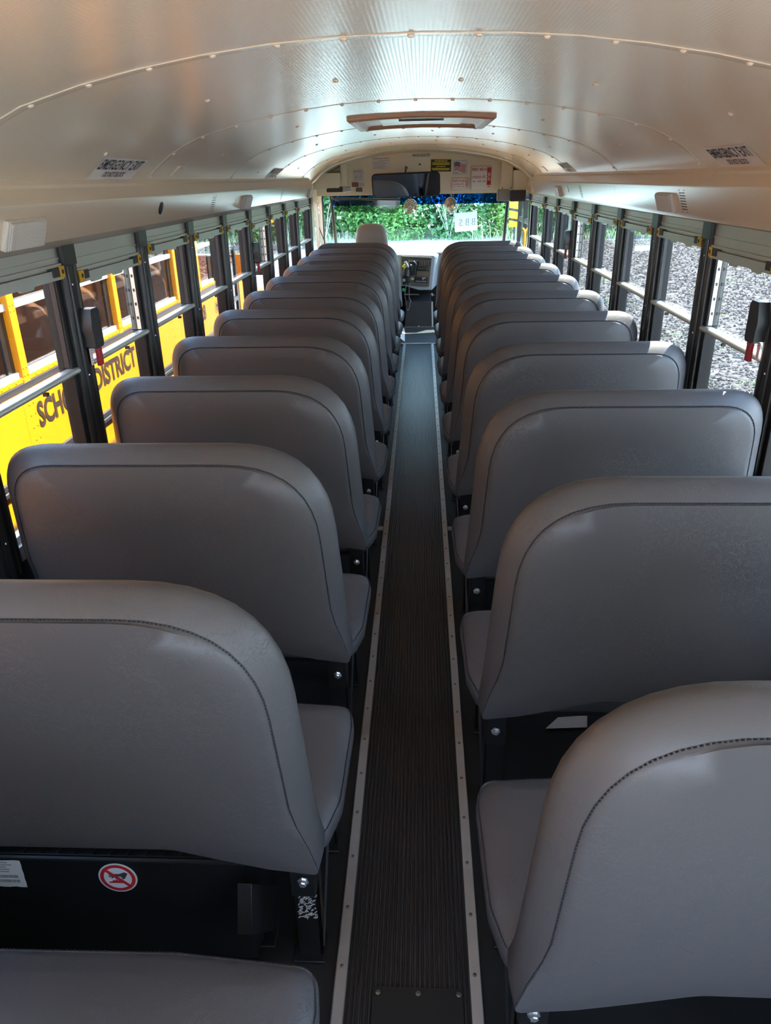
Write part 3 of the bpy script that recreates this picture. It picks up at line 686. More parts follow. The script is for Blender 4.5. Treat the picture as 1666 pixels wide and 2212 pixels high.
# ------------------------------------------------------------------ ceiling fittings
def dome(s, y, lab):
    z0, z1 = 1.545, 1.617; zc = .5*(z0+z1)
    xf = lambda z: s*(1.066+(1.644-z)/.099*.034)
    up = Vector((xf(z1)-xf(z0), 0, z1-z0)).normalized(); nn = Vector((-s*up.z, 0, s*up.x)); nn = nn if nn.x*s < 0 else -nn
    c = Vector((xf(zc), y, zc)); r = thing('dome_light', c, lab, 'light', 'dome lights on the headers')
    MB().slab(c+nn*.006, (0, .108, 0), up*.040, nn*.008).build('housing', WHPL, r, bevel=.004)
    m = MB(); n = 34; L = .096
    for k in range(n):
        yy = -L+2*L*(k+.5)/n
        if abs(yy) < .012 and False: continue
        m.slab(c+nn*.0185+Vector((0, yy, 0)), (0, L/n*.62, 0), up*.0345, nn*.0028)
    m.slab(c+nn*.0155, (0, .099, 0), up*.037, nn*.002); m.build('lens', LENS, r, smooth=0, bevel=.0008, seg=1)
dome(-1, 2.11, 'white ribbed dome light on the left header at the photo edge')
dome(-1, 4.93, 'small white dome light midway along the left header')
dome(-1, 8.0-.18, 'far white dome light at the front end of the left header')
dome(1, 3.61, 'white ribbed dome light on the right header beside perforations')
dome(1, 6.43, 'far white dome light near the front of the right header')
dome(-1, -.1, 'dome light on the left header behind the camera'); dome(1, .8, 'dome light on the right header beside the camera')
def on_arch(x, y, h=0):
    p, t, n = arch_frame(x); return Vector((x, y, p.z))+n*h, t, n
def decal(s, y0, y1, lab, reduced=False):
    xa, xb = 1.088, 1.012
    r = thing('exit_decal', (s*1.05, (y0+y1)/2, 1.75), lab, 'sign', 'emergency exit decals')
    m = MB(); rows = []
    for k in range(7):
        x = s*(xb+(xa-xb)*k/6); p, t, n = arch_frame(x); rows.append([Vector((x, y, p.z))+n*.0012 for y in (y0, y1)])
    P = [q for rr in rows for q in rr]; fs = [(2*k, 2*k+1, 2*k+3, 2*k+2) for k in range(6)]
    if s > 0: fs = [tuple(reversed(f)) for f in fs]
    m.add(P, fs); m.build('sheet', DECAL, r, smooth=60)
    m = MB()
    def put(txt, ya, yb, xlo, xhi, bold):
        vs, fs = text_geo(txt, bold); ax = min(v.x for v in vs); bx = max(v.x for v in vs); ay = min(v.y for v in vs); by = max(v.y for v in vs); Q = []
        for v in vs:
            a = (v.x-ax)/(bx-ax); b = (v.y-ay)/(by-ay); y = ya+(yb-ya)*a if s < 0 else yb-(yb-ya)*a
            x = s*(xlo+(xhi-xlo)*b); p, t, n = arch_frame(x); Q.append(Vector((x, y, p.z))+n*.0022)
        m.add(Q, fs)
    L = y1-y0; put('EMERGENCY EXIT', y0+L*.04, y1-L*.04, 1.055, 1.018, .012); put('DO NOT BLOCK', y0+L*.27, y1-L*.27, 1.080, 1.062, .012)
    m.build('lettering', PRINT, r, smooth=0)
decal(-1, 2.59, 3.0, 'white emergency exit decal at the left base of the ceiling')
decal(1, 2.63, 3.01, 'white emergency exit decal at the right base of the ceiling')
decal(-1, 5.6, 6.0, 'far emergency exit decal on the left ceiling edge'); decal(1, 5.75, 6.15, 'far emergency exit decal on the right ceiling edge')
for x, y, lab in ((-1.055, 3.49, 'left'), (1.05, 7.0, 'right')):
    m = MB(); p, t, n = on_arch(x, y, .002); m.slab(p, t*.030, (0, .048, 0), n*.0022)
    for i in (-1, 1):
        for j in (-1, 1): rivet(m, p+t*.024*i+Vector((0, .041*j, 0))+n*.002, n, .005, .003)
    m.slab(p+n*.0015, t*.019, (0, .034, 0), n*.002)
    tag(m.build('access_plate', CEIL, bevel=.001), 'small riveted access plate low on the %s ceiling' % lab, 'plate')
# roof hatch
rh = thing('roof_hatch', (0, 4.25, 1.93), 'tan framed roof escape hatch in the ceiling centre', 'hatch')
def hz(x, dz): return arch_z(x)+dz
def hatch_ring(hx, y0, y1, dz):
    P = []
    N_ = 12
    for k in range(N_+1): P.append((-hx+2*hx*k/N_, y0))
    for k in range(1, 7): P.append((hx, y0+(y1-y0)*k/6))
    for k in range(1, N_+1): P.append((hx-2*hx*k/N_, y1))
    for k in range(1, 6): P.append((-hx, y1+(y0-y1)*k/6))
    return [Vector((x, y, hz(x, dz))) for x, y in P]
m = MB(); m.loft([hatch_ring(.345, 3.86, 4.66, .004), hatch_ring(.345, 3.86, 4.66, -.012), hatch_ring(.337, 3.87, 4.65, -.018), hatch_ring(.30, 3.91, 4.61, -.018), hatch_ring(.287, 3.93, 4.59, -.004)], False, False)
for x in (-.3, -.1, .1, .3):
    for y in (3.89, 4.63): rivet(m, Vector((x, y, hz(x, -.018))), (0, 0, -1), .008, .004, 1)
m.build('frame', [TAN, WHPL], rh, smooth=40)
m = MB(); m.loft([hatch_ring(.288, 3.93, 4.59, -.004), hatch_ring(.21, 4.02, 4.50, -.002), hatch_ring(.20, 4.03, 4.49, -.010)], False, False); m.build('inner_collar', TAN, rh, smooth=40)
m = MB(); m.loft([hatch_ring(.205, 4.02, 4.50, -.009), hatch_ring(.02, 4.24, 4.28, -.008)], False, True); m.box(-.11, 4.10, 1.952, .11, 4.118, 1.960, 1); m.build('lid', [ALU, BLKPL], rh, smooth=40)
# ------------------------------------------------------------------ things at the front
# rear-view mirror
c = at(877, 400, 8.62); rm = thing('rear_view_mirror', c, 'wide rounded rear view mirror hanging from the header panel', 'mirror')
nn = Vector((-.05, -1, -.30)).normalized(); uu = Vector((1, -.05, .022)); uu = (uu-nn*uu.dot(nn)).normalized(); vv = uu.cross(nn)*-1
vv = vv if vv.z > 0 else -vv
def rr_outline(w_, h_, r, n=6):
    P = []
    for cx, cy, a in ((w_-r, h_-r, 0), (-w_+r, h_-r, 90), (-w_+r, -h_+r, 180), (w_-r, -h_+r, 270)):
        for k in range(n+1):
            q = math.radians(a+90*k/n); P.append((cx+r*math.cos(q), cy+r*math.sin(q)))
    return P
m = MB(); m.prism(rr_outline(.364, .124, .045), c-nn*.022, uu, vv, nn*.022); m.build('frame', BLKPL, rm, bevel=.006)
m = MB(); m.prism(rr_outline(.350, .112, .038), c, uu, vv, nn*.0015); m.build('mirror_glass', MIRROR, rm, smooth=0)
m = MB(); m.tube([c-nn*.02+vv*.05, c-nn*.06+vv*.14, Vector((c.x, 8.90, c.z+.17))], .008); rivet(m, (c.x, 8.89, c.z+.17), (0, -1, 0), .016, .01); m.build('bracket', BLKPL, rm)
# dash fans
for px, py, a, lab in ((887, 447, -.05, 'small caged dash fan below the rear view mirror'), (972, 443, -.75, 'small caged dash fan hanging left of the paper sign')):
    c = at(px, py, 9.36); r = thing('dash_fan', c, lab, 'fan', 'dash fans')
    ax = Vector((math.sin(a), -math.cos(a), -.12)).normalized(); u = ax.orthogonal().normalized(); v = ax.cross(u); R = .083
    m = MB()
    for rr2, h in ((.083, -.01), (.070, .022), (.05, .031), (.028, .035), (.083, -.03), (.06, -.05)):
        m.tube([c+ax*h+(u*math.cos(q)+v*math.sin(q))*rr2 for q in [2*math.pi*k/24 for k in range(25)]], .0016, 5)
    for k in range(24):
        q = 2*math.pi*k/24; e_ = u*math.cos(q)+v*math.sin(q)
        m.tube([c+ax*.036+e_*.018, c+ax*.030+e_*.055, c+ax*.012+e_*.079, c-ax*.02+e_*.084, c-ax*.05+e_*.06, c-ax*.058+e_*.03], .0012, 4)
    m.build('cage', WIRE, r)
    m = MB(); m.lathe([(.017, .030), (.017, .037), (.0002, .038)], c, ax, 16); m.build('badge', REDPRINT if a < -.5 else WHPL, r)
    m = MB(); m.lathe([(.008, .032), (.009, .040), (.0002, .0405)], c, ax, 12); m.build('badge_centre', REDPRINT if a > -.5 else ORPRINT, r)
    for k in range(4):
        q = math.pi/2*k+.6; e_ = u*math.cos(q)+v*math.sin(q); f_ = ax.cross(e_); m = MB(); P = []
        for i, (rad, wd_) in enumerate(((.014, .010), (.035, .020), (.058, .026), (.072, .018))):
            P.append([c+e_*rad+f_*wd_+ax*.012, c+e_*rad-f_*wd_-ax*.012, c+e_*rad-f_*wd_-ax*.010, c+e_*rad+f_*wd_+ax*.014])
        m.loft(P); m.build('blade', BRASS, r, smooth=60)
    m = MB(); m.lathe([(.03, -.075), (.034, -.06), (.034, -.01), (.02, .0), (.014, .02)], c, ax, 16); m.build('motor', DASHBLK, r)
    m = MB(); m.tube([c-ax*.04, c-ax*.045+Vector((0, 0, .06)), Vector((c.x-ax.x*.045, c.y+.05, 1.528))], .010); m.lathe([(.03, 0), (.024, -.012), (.012, -.035)], (c.x-ax.x*.045, c.y+.05, 1.53), (0, 0, 1), 14); m.build('mount', BLKPL, r)
# sun visor
r = thing('sun_visor', at(790, 445, 9.42), 'smoked tinted sun visor at the left of the windshield', 'sun visor')
P = [at(722, 431, 9.42), at(865, 433, 9.42), at(862, 456, 9.42), at(856, 461.5, 9.42), at(732, 456.5, 9.42), at(724, 452, 9.42)]
m = MB(); m.loft([[p for p in P], [p+Vector((0, .005, 0)) for p in P]]); m.build('panel', VISORM, r, smooth=0)
m = MB(); m.tube([P[0]+Vector((-.02, 0, .01)), P[1]+Vector((0, 0, .008))], .011, 8); m.tube([P[0]+Vector((-.02, 0, .01)), P[0]+Vector((-.02, .02, .06))], .010); m.build('rod', BLKPL, r)
# paper sign taped to the windshield, lettering faces outwards
r = thing('paper_sign', at(1008, 480, 9.62), 'white paper sign with large letters taped inside the windshield', 'sign')
q = [at(982.5, 461.5, 9.64), at(1032, 457, 9.64), at(1033.5, 498, 9.64), at(984, 503, 9.64)]
yo = Vector((0, .0016, 0)); P = [wsp(p.x, p.z)-n_*.9 for p in q]
m = MB(); m.loft([P, [p-n_*.12 for p in P]]); ps = m.build('sheet', mat('thin white paper', (.86, .88, .92), .7), r, smooth=0)
pb = ps.data.materials[0].node_tree
tl = node(pb, 'ShaderNodeBsdfTranslucent', Color=(.7, .75, .8, 1)); mxs = node(pb, 'ShaderNodeMixShader'); mxs.inputs[0].default_value = .16
pb.links.new(pb.nodes['Principled BSDF'].outputs[0], mxs.inputs[1]); pb.links.new(tl.outputs[0], mxs.inputs[2]); pb.links.new(mxs.outputs[0], pb.nodes['Material Output'].inputs[0])
u = (P[0]-P[1]); v = (P[0]-P[3]); o = P[2]     # as read from outside: starts at the right edge
INK = mat('blue grey ink', (.20, .25, .33), .8)
def serif(mb, ch, a0):
    """serif capital in a 1 x 1.4 box, strokes as ribbons"""
    def W_(a, b): return o+u*(a0+a*.17)+v*(.30+b*.24)
    def rb(pts, w0, w1=None):
        for i in range(len(pts)-1):
            (xa, ya), (xb_, yb) = pts[i], pts[i+1]; d_ = Vector((xb_-xa, yb-ya)).normalized(); n2 = Vector((-d_.y, d_.x)); ww = w0 if w1 is None else w0+(w1-w0)*math.sin(math.pi*(i+.5)/(len(pts)-1))
            A = [W_(xa+n2.x*ww, ya+n2.y*ww), W_(xa-n2.x*ww, ya-n2.y*ww), W_(xb_-n2.x*ww-d_.x*-.02, yb-n2.y*ww+d_.y*.02), W_(xb_+n2.x*ww+d_.x*.02, yb+n2.y*ww+d_.y*.02)]
            for sg in (-1.2, -.82): pass
            mb.loft([[p-n_*.28 for p in A], [p+n_*.08 for p in A]])
    if ch == 'B':
        rb([(.22, 0), (.22, 1.4)], .07); rb([(.02, 0), (.5, 0)], .03); rb([(.02, 1.4), (.5, 1.4)], .03); rb([(.25, .74), (.5, .74)], .03)
        rb([(.5+.32*math.sin(t), 1.07+.33*math.cos(t)) for t in [math.pi*k/10 for k in range(11)]], .03, .075)
        rb([(.5+.40*math.sin(t), .37+.37*math.cos(t)) for t in [math.pi*k/10 for k in range(11)]], .03, .08)
    else:
        pts = [(.80, 1.15), (.76, 1.30), (.62, 1.40), (.42, 1.41), (.24, 1.31), (.18, 1.12), (.26, .92), (.45, .77), (.64, .62), (.80, .45), (.80, .24), (.68, .07), (.46, 0), (.26, .03), (.12, .16), (.10, .32)]
        rb(pts, .035, .07); rb([(.80, 1.08), (.80, 1.42)], .025); rb([(.10, 0), (.10, .34)], .025)
m = MB(); serif(m, 'B', .09); serif(m, 'B', .36); serif(m, 'S', .66); m.build('lettering', INK, r, smooth=0)
m = MB(); P = [wsp(p.x, p.z)-n_*.9 for p in (at(726.5, 467.5, 9.66), at(736.5, 467.5, 9.66), at(736.5, 473.5, 9.66), at(726.5, 473.5, 9.66))]; m.loft([P, [p-n_*.15 for p in P]])
tag(m.build('windshield_sticker', WHITE, smooth=0), 'small white rectangular sticker on the left of the windshield', 'sticker')
# notices on the header panel ------------------------------------------------
def board(name, p0, p1, lab, cat, paper, rows=(), thick=.002, D=8.899):
    """flat notice between two pixel corners (top left, bottom right); rows: (a0,b0,a1,b1,material index) in 0..1"""
    a, b = at(*p0, D), at(*p1, D); wd_, ht_ = b.x-a.x, a.z-b.z; c = Vector(((a.x+b.x)/2, D, (a.z+b.z)/2))
    return Vector((a.x, D, b.z)), wd_, ht_, c
U, V = Vector((1, 0, 0)), Vector((0, 0, 1))
def notice(name, p0, p1, lab, cat, base, inks, rows, texts=(), thick=.002, tilt=0):
    o, wd_, ht_, c = board(name, p0, p1, lab, cat, base); r = thing(name, c, lab, cat)
    u = Vector((math.cos(tilt), 0, math.sin(tilt))); v = Vector((-math.sin(tilt), 0, math.cos(tilt)))
    m = MB(); rect(m, o, u, v, 0, 0, wd_, ht_, thick); m.build('sheet', base, r, smooth=0)
    for k, ink in enumerate(inks):
        m = MB()
        for a0, b0, a1, b1, i in rows:
            if i == k: rect(m, o, u, v, a0*wd_, b0*ht_, a1*wd_, b1*ht_, .0006, 0, thick+.0002+.0008*k)
        for s_, a0, b0, a1, b1, i, bold in texts:
            if i == k: letter(m, s_, o+u*(a0*wd_)+v*(b0*ht_), u, v, (a1-a0)*wd_, (b1-b0)*ht_, 0, bold, thick+.0012+.0008*k)
        if m.v: m.build('lettering' if any(t[5] == k for t in texts) else 'print', ink, r, smooth=0)
    return r
rnd = random.Random(11)
lines = [(.08, .62-.075*k, .55+.4*rnd.random(), .645-.075*k, 0) for k in range(8)]
notice('paper_notice', (803, 340), (842.5, 366), 'pale printed notice sheet high on the header panel', 'notice', WHITE, [GREYPRINT], [(.06, .86, .6, .93, 0), (.65, .88, .95, .94, 0), (.38, .72, .95, .76, 0)]+lines)
notice('paper_notice', (762, 366), (786, 391), 'pale printed diagram sheet left of the mirror', 'notice', WHITE, [GREYPRINT], [(.1, .76, .86, .83, 0), (.05, .92, .3, .95, 0), (.4, .92, .85, .95, 0), (.1, .60, .22, .64, 0), (.55, .6, .95, .63, 0), (.08, .10, .9, .13, 0)]+[(.08+.13*k, .25, .14+.13*k, .30+.12*(k % 3), 0) for k in range(7)])
for nm, a, b, lab in (('x', (760, 393), (774.5, 403.5), 'orange and black warning label beside a white label, header panel'), ('y', (769, 404.5), (783, 414), 'orange and black warning label lowest on the header panel')):
    notice('warning_label', a, b, lab, 'label', PRINT, [ORPRINT, GREYPRINT], [(0, .78, 1, 1, 0)]+[(.08, .12+.16*k, .9, .18+.16*k, 1) for k in range(4)])
notice('paper_label', (775, 394), (788.5, 402.5), 'small white printed label beside an orange warning label', 'label', WHITE, [GREYPRINT], [(.1+.45*j, .14+.2*k, .4+.45*j, .24+.2*k, 0) for k in range(4) for j in range(2)])
notice('warning_sign', (930, 343.5), (975, 370), 'black and yellow bilingual warning sign on the header panel', 'sign', YPRINT, [mat('black sign', (.03, .028, .02), .6), mat('yellow text', (.85, .74, .05), .6)],
       [(.02, .02, .98, .97, 0)]+[(.06+.04*(k % 2), b, .94-.05*(k % 2), b+.028, 1) for k, b in enumerate((.70, .655, .59, .545, .26, .215, .17, .12))], [('WARNING!', .18, .78, .80, .92, 1, .02), ('\u00a1AVISO!', .28, .34, .72, .47, 1, .02)], tilt=-.02)
# flag sticker
o, wd_, ht_, c = board('', (978.5, 346), (1010, 377), '', '', None); r = thing('flag_sticker', c, 'waving stars and stripes flag sticker in a thin black border', 'sticker')
m = MB(); rect(m, o, U, V, 0, 0, wd_, ht_, .0015); m.build('sheet', WHITE, r, smooth=0)
m = MB()
for a0, b0, a1, b1 in ((.03, .03, .97, .04), (.03, .96, .97, .97), (.03, .03, .04, .97), (.96, .03, .97, .97), (.1, .11, .4, .135)): rect(m, o, U, V, a0*wd_, b0*ht_, a1*wd_, b1*ht_, .0005, 0, .0016)
m.build('border', PRINT, r, smooth=0)
def wavy(a): return .07*math.sin((a-.1)*7.5)-.10*(a-.1)
def stripe(mb, a0, a1, b0, b1):
    n = 10; T = []; Bt = []
    for k in range(n+1): a = a0+(a1-a0)*k/n; T.append(o+U*a*wd_+V*(b1+wavy(a))*ht_-Vector((0, .0022, 0))); Bt.append(o+U*a*wd_+V*(b0+wavy(a))*ht_-Vector((0, .0022, 0)))
    mb.add(T+Bt, [(n+1+k, n+2+k, k+1, k) for k in range(n)])
m = MB()
for k in range(7): stripe(m, .10 if k > 2 else .48, .88, .78-.085*k, .822-.085*k)
m.build('stripes', REDPRINT, r, smooth=0)
m = MB(); stripe(m, .10, .48, .56, .84); m.build('canton', BLUEPRINT, r, smooth=0)
m = MB()
for i in range(5):
    for j in range(4):
        a = .14+.072*i+(.03 if j % 2 else 0); b = .60+.06*j+wavy(a); m.lathe([(.0022, 0), (.0022, .0004), (.0001, .0004)], o+U*a*wd_+V*b*ht_-Vector((0, .0024, 0)), (0, -1, 0), 5)
m.build('stars', WHITE, r, smooth=0)
# first aid and body fluid kits
def kit(p0, p1, lab, name, title, big):
    a, b = at(*p0, 8.84), at(*p1, 8.84); wd_, ht_ = b.x-a.x, a.z-b.z; c = Vector(((a.x+b.x)/2, 8.87, (a.z+b.z)/2)); r = thing(name, c, lab, 'kit', 'emergency kits on the header panel')
    m = MB(); m.prism([(x, z) for x, z in rr_outline(wd_/2, ht_/2, .018)], (c.x, 8.899, c.z), U, V, (0, -.03, 0)); m.build('case', WHPL, r, bevel=.004)
    m = MB(); m.prism([(x, z) for x, z in rr_outline(wd_/2-.005, ht_/2-.005, .016)], (c.x, 8.869, c.z), U, V, (0, -.018, 0)); m.build('lid', WHPL, r, bevel=.006)
    o = Vector((a.x, 8.8505, b.z)); m = MB()
    if big:
        letter(m, title, o+U*.06*wd_+V*.78*ht_, U, V, .56*wd_, .13*ht_, 0, .02)
        m.tube([o+U*(.69*wd_+.010*math.cos(q))+V*(.84*ht_+.012*math.sin(q))-Vector((0, .001, 0)) for q in [2*math.pi*k/18 for k in range(19)]], .0016, 4); letter(m, '1', o+U*(.69*wd_-.003)+V*(.84*ht_-.006), U, V, .006, .012)
        rect(m, o, U, V, .76*wd_, .20*ht_, .95*wd_, .92*ht_, .0008)
        rect(m, o, U, V, .80*wd_, .12*ht_, .90*wd_, .15*ht_, .0008)
    else:
        letter(m, title, o+U*.08*wd_+V*.66*ht_, U, V, .66*wd_, .18*ht_, 0, .02)
        for a0, b0, a1, b1 in ((.77, .28, .79, .88), (.90, .28, .92, .88), (.77, .86, .92, .88), (.77, .28, .92, .30), (.80, .18, .89, .22)): rect(m, o, U, V, a0*wd_, b0*ht_, a1*wd_, b1*ht_, .0008)
        for k in range(6): rect(m, o, U, V, .81*wd_, (.34+.085*k)*ht_, .885*wd_, (.39+.085*k)*ht_, .0008)
    m.build('lettering', REDPRINT, r, smooth=0)
    m = MB(); b0 = .49 if big else .44
    for k in range(2): rect(m, o, U, V, .14*wd_, (b0+.055*k)*ht_, .50*wd_, (b0+.035+.055*k)*ht_, .0008)
    rect(m, o, U, V, .08*wd_, b0*ht_, .12*wd_, (b0+.09)*ht_, .0008)
    m.prism([(0, 0), (.02, .5), (.35, .55), (.45, 1), (.75, 1), (.8, .5), (1, .4), (1, 0), (.8, 0), (.75, .25), (.6, .25), (.55, 0), (.25, 0), (.2, .2), (.1, .2), (.08, 0)], o+U*(.53*wd_)+V*(b0*ht_), U*(.15*wd_), V*(.13*ht_), (0, -.0008, 0))
    m.build('logo', PALERED, r, smooth=0)
    m = MB()
    for a0, a1 in ((.08, .22), (.32, .50), (.56, .70)): rect(m, o, U, V, a0*wd_, (b0-.15)*ht_, a1*wd_, (b0-.11)*ht_, .0008)
    m.build('print', GREYPRINT, r, smooth=0)
    if big:
        m = MB(); letter(m, 'BUS', o+U*.79*wd_+V*.70*ht_, -V, U, .32*ht_, .13*wd_, 0, .03, .0014); m.build('bus_lettering', WHITE, r, smooth=0)
kit((1018, 358), (1062.5, 410), 'large white first aid kit box with red lettering', 'first_aid_kit', 'FIRST AID', True)
kit((975.5, 384), (1014.5, 411), 'small white body fluid kit box below the flag sticker', 'body_fluid_kit', 'BODY FLUID', False)
# cabinets and pads at both ends of the header panel
m = MB(); a, b = at(1084, 352, 8.75), at(1106, 412, 8.75); m.box(a.x, 8.72, b.z, b.x, 8.9, a.z+.02); m.box(b.x, 8.60, b.z+.0, XR+.02, 8.9, 1.75)
cb = m.build('corner_cabinet', CREAM, smooth=0, bevel=.004); tag(cb, 'cream corner cabinet at the right end of the header panel', 'cabinet')
m = MB(); m.box(a.x+.006, 8.714, b.z+.01, b.x-.006, 8.72, b.z+.15)
for x in (a.x+.015, b.x-.015): rivet(m, (x, 8.713, b.z+.03), (0, -1, 0), .006, .004, 1)
m.build('cover_plate', [CREAM, PRINT], cb, bevel=.002)
m = MB(); a, b = at(735, 346, 8.8), at(752, 401, 8.8); m.box(a.x, 8.76, b.z, b.x, 8.9, a.z); m.box(XL-.02, 8.62, 1.60, a.x, 8.9, 1.76)
cb = m.build('corner_cabinet', CREAM, smooth=0, bevel=.008); tag(cb, 'cream corner cabinet at the left end of the header panel', 'cabinet')
m = MB(); m.box(a.x+.02, 8.755, b.z+.03, b.x-.02, 8.76, b.z+.17); m.build('hinged_flap', CREAM, cb, bevel=.002)
def pad(p0, p1, D, nm, lab, mm, rnd_=.02, d=.09):
    a, b = at(*p0, D), at(*p1, D); m = MB(); m.box(a.x, D, b.z, b.x, D+d, a.z); tag(m.build(nm, mm, bevel=rnd_, seg=4), lab, 'pad')
pad((1075, 409), (1102, 435), 8.62, 'head_pad', 'pale grey foam head pad right above the windshield corner', PALEFOAM)
pad((1103.5, 411), (1136, 435), 8.5, 'head_pad', 'black foam head pad above the entrance door', CHARC, .012)
pad((705, 404), (740, 415), 8.62, 'head_pad', 'black foam head pad above the driver window', CHARC, .012)
m = MB(); p = at(741, 410, 8.65); m.tube([p, at(758, 408, 8.65)], [.026, .026], 16)
tag(m.build('rolled_visor', GREYPL), 'grey rolled shade beside the black pad, upper left corner', 'shade')
wb = thing('wire_bundle', at(752, 345, 8.72), 'loose yellow and blue wires at the upper left of the header', 'wires')
for mm, dz in ((YLATCH, 0), (BLUEPRINT, 2), (WHPL, 4)):
    m = MB(); m.tube([at(738+dz, 350-dz*.3, 8.74), at(750, 345+dz*.8, 8.70), at(760, 341+dz, 8.72), at(768, 343+dz*.5, 8.78)], .006, 6); m.build('wire', mm, wb)
m = MB(); p = [at(683.5, 474, 9.0), at(687, 486, 9.05), at(692, 498, 9.1), at(697, 510, 9.15), at(703, 527, 9.2)]; m.tube(p, .006, 6)
tag(m.build('pull_cord', mat('red brown cord', (.22, .05, .02), .6)), 'red brown cord slanting across the driver window', 'cord')
# driver seat
ds = thing('driver_seat', (-.60, 9.05, 0), 'grey high-backed driver seat showing above the left crash barrier', 'seat')
hr = [(768, 535), (768.5, 515), (771, 495), (777, 487), (790, 483), (812, 483), (826, 486.5), (832, 494), (837, 514), (839, 535)]
P = [at(x, y, 9.02) for x, y in hr]+[Vector((-.36, 9.02, .45)), Vector((-.83, 9.02, .45))]
cc = sum(P, Vector())/len(P)
def sc2(f, dy): return [cc+(p-cc)*f+Vector((0, dy, 0)) for p in P]
MB().loft([sc2(.8, -.03), sc2(.95, -.02), sc2(1, .0), sc2(1, .07), sc2(.94, .095), sc2(.8, .10)]).build('backrest', varied(mat('grey driver seat vinyl', (.21, .19, .175), .5), 5, .1), ds, smooth=60)
MB().box(-.83, 9.08, .40, -.37, 9.55, .52).build('seat_cushion', VINYL, ds, bevel=.03, seg=4)
m = MB(); m.lathe([(.14, 0), (.12, .02), (.08, .05), (.08, .40)], (-.6, 9.3, 0), (0, 0, 1), 16); m.build('pedestal', BLACK, ds)
# dashboard
db = thing('dashboard', (-.3, 9.6, .45), 'light grey bus dashboard with switch panel at the aisle end', 'dashboard')
def dp(px, py, D=9.44): return at(px, py, D)
def zoomed(x, y): return 840+x/9.217, 520+y/9.217
def dz(x, y, D=9.44): return at(*zoomed(x, y), D)
tl_, tr_, br_, bl_ = dz(215, 262), dz(915, 300), dz(850, 995), dz(262, 900)
m = MB()
fr = [dz(-300, 262), dz(905, 290), dz(930, 330), dz(862, 985), dz(600, 985), dz(330, 905), dz(-300, 900)]
bk = [p+Vector((0, .40, .02)) for p in fr]; bk[1] += Vector((.10, 0, 0)); bk[2] += Vector((.10, 0, 0)); bk[3] += Vector((.08, 0, 0))
m.loft([fr, bk]); m.box(-1.12, 9.50, .46, tl_.x-.2, 9.84, .86); m.box(-1.1, 9.62, .84, 1.03, 9.86, .862)
m.build('housing', GREYPL, db, smooth=0, bevel=.012, seg=3)
def quadpanel(pts, D0, t, name, mm, parent, bev=.004):
    P = [dz(x, y, D0) for x, y in pts]; m = MB(); m.loft([P, [p+Vector((0, t, 0)) for p in P]]); return m.build(name, mm, parent, smooth=0, bevel=bev)
quadpanel([(245, 300), (845, 330), (862, 350), (805, 905), (790, 918), (275, 885)], 9.425, .02, 'bezel', DKBEZ, db, .006)
quadpanel([(285, 330), (830, 360), (832, 385), (280, 360)], 9.4225, .01, 'shadow_gap', DASHBLK, db, .001)
quadpanel([(272, 365), (385, 370), (395, 880), (285, 870)], 9.4225, .01, 'column_recess', DASHBLK, db, .002)
quadpanel([(585, 392), (835, 405), (828, 500), (578, 488)], 9.4225, .01, 'switch_plate', DASHBLK, db, .002)
for k in range(5): x = 603+k*43; quadpanel([(x, 404), (x+32, 406), (x+26, 490), (x-4, 488)], 9.417, .012, 'rocker_switch', DKBEZ, db, .002)
quadpanel([(565, 505), (822, 515), (805, 608), (553, 600)], 9.4225, .01, 'knob_plate', DASHBLK, db, .002)
for k in range(4): p = dz(590+k*38, 545, 9.42); m = MB(); m.lathe([(.011, 0), (.010, .02), (.0002, .021)], p, (0, -1, .1), 12); m.slab(p+Vector((0, -.021, -.004)), (.0015, 0, 0), (0, .0015, 0), (0, 0, .006), 1); m.build('rotary_knob', [BLKPL, WHPL], db)
for x in (745, 785): quadpanel([(x, 528), (x+30, 530), (x+25, 590), (x-4, 588)], 9.419, .01, 'blank_switch', DKBEZ, db, .002)
quadpanel([(560, 615), (800, 625), (782, 718), (545, 706)], 9.420, .012, 'blank_panel', mat('faded brown plastic', (.17, .12, .08), .5), db, .002)
ra_ = quadpanel([(525, 722), (778, 735), (768, 840), (515, 825)], 9.418, .014, 'radio', DASHBLK, db, .002)
p = dz(718, 772, 9.416); m = MB(); m.lathe([(.012, 0), (.011, .018), (.0002, .019)], p, (0, -1, .1), 12); m.build('radio_knob', BLKPL, ra_)
m = MB()
for k in range(9): m.slab(dz(545+k*24, 806+k*1.0, 9.415), (.008*.8, 0, 0), (0, .002, 0), (0, 0, .0045))
m.slab(dz(600, 752, 9.416), (.042, 0, 0), (0, .001, 0), (0, 0, .010), 1); m.slab(dz(700, 762, 9.416), (.022, 0, 0), (0, .001, 0), (0, 0, .016), 2); m.build('radio_face', [GREYPRINT, BLKPL, ALU], ra_, smooth=0)
quadpanel([(440, 735), (505, 740), (500, 785), (437, 780)], 9.418, .01, 'label_plate', mat('cream tag', (.55, .48, .34), .6), db, .002)
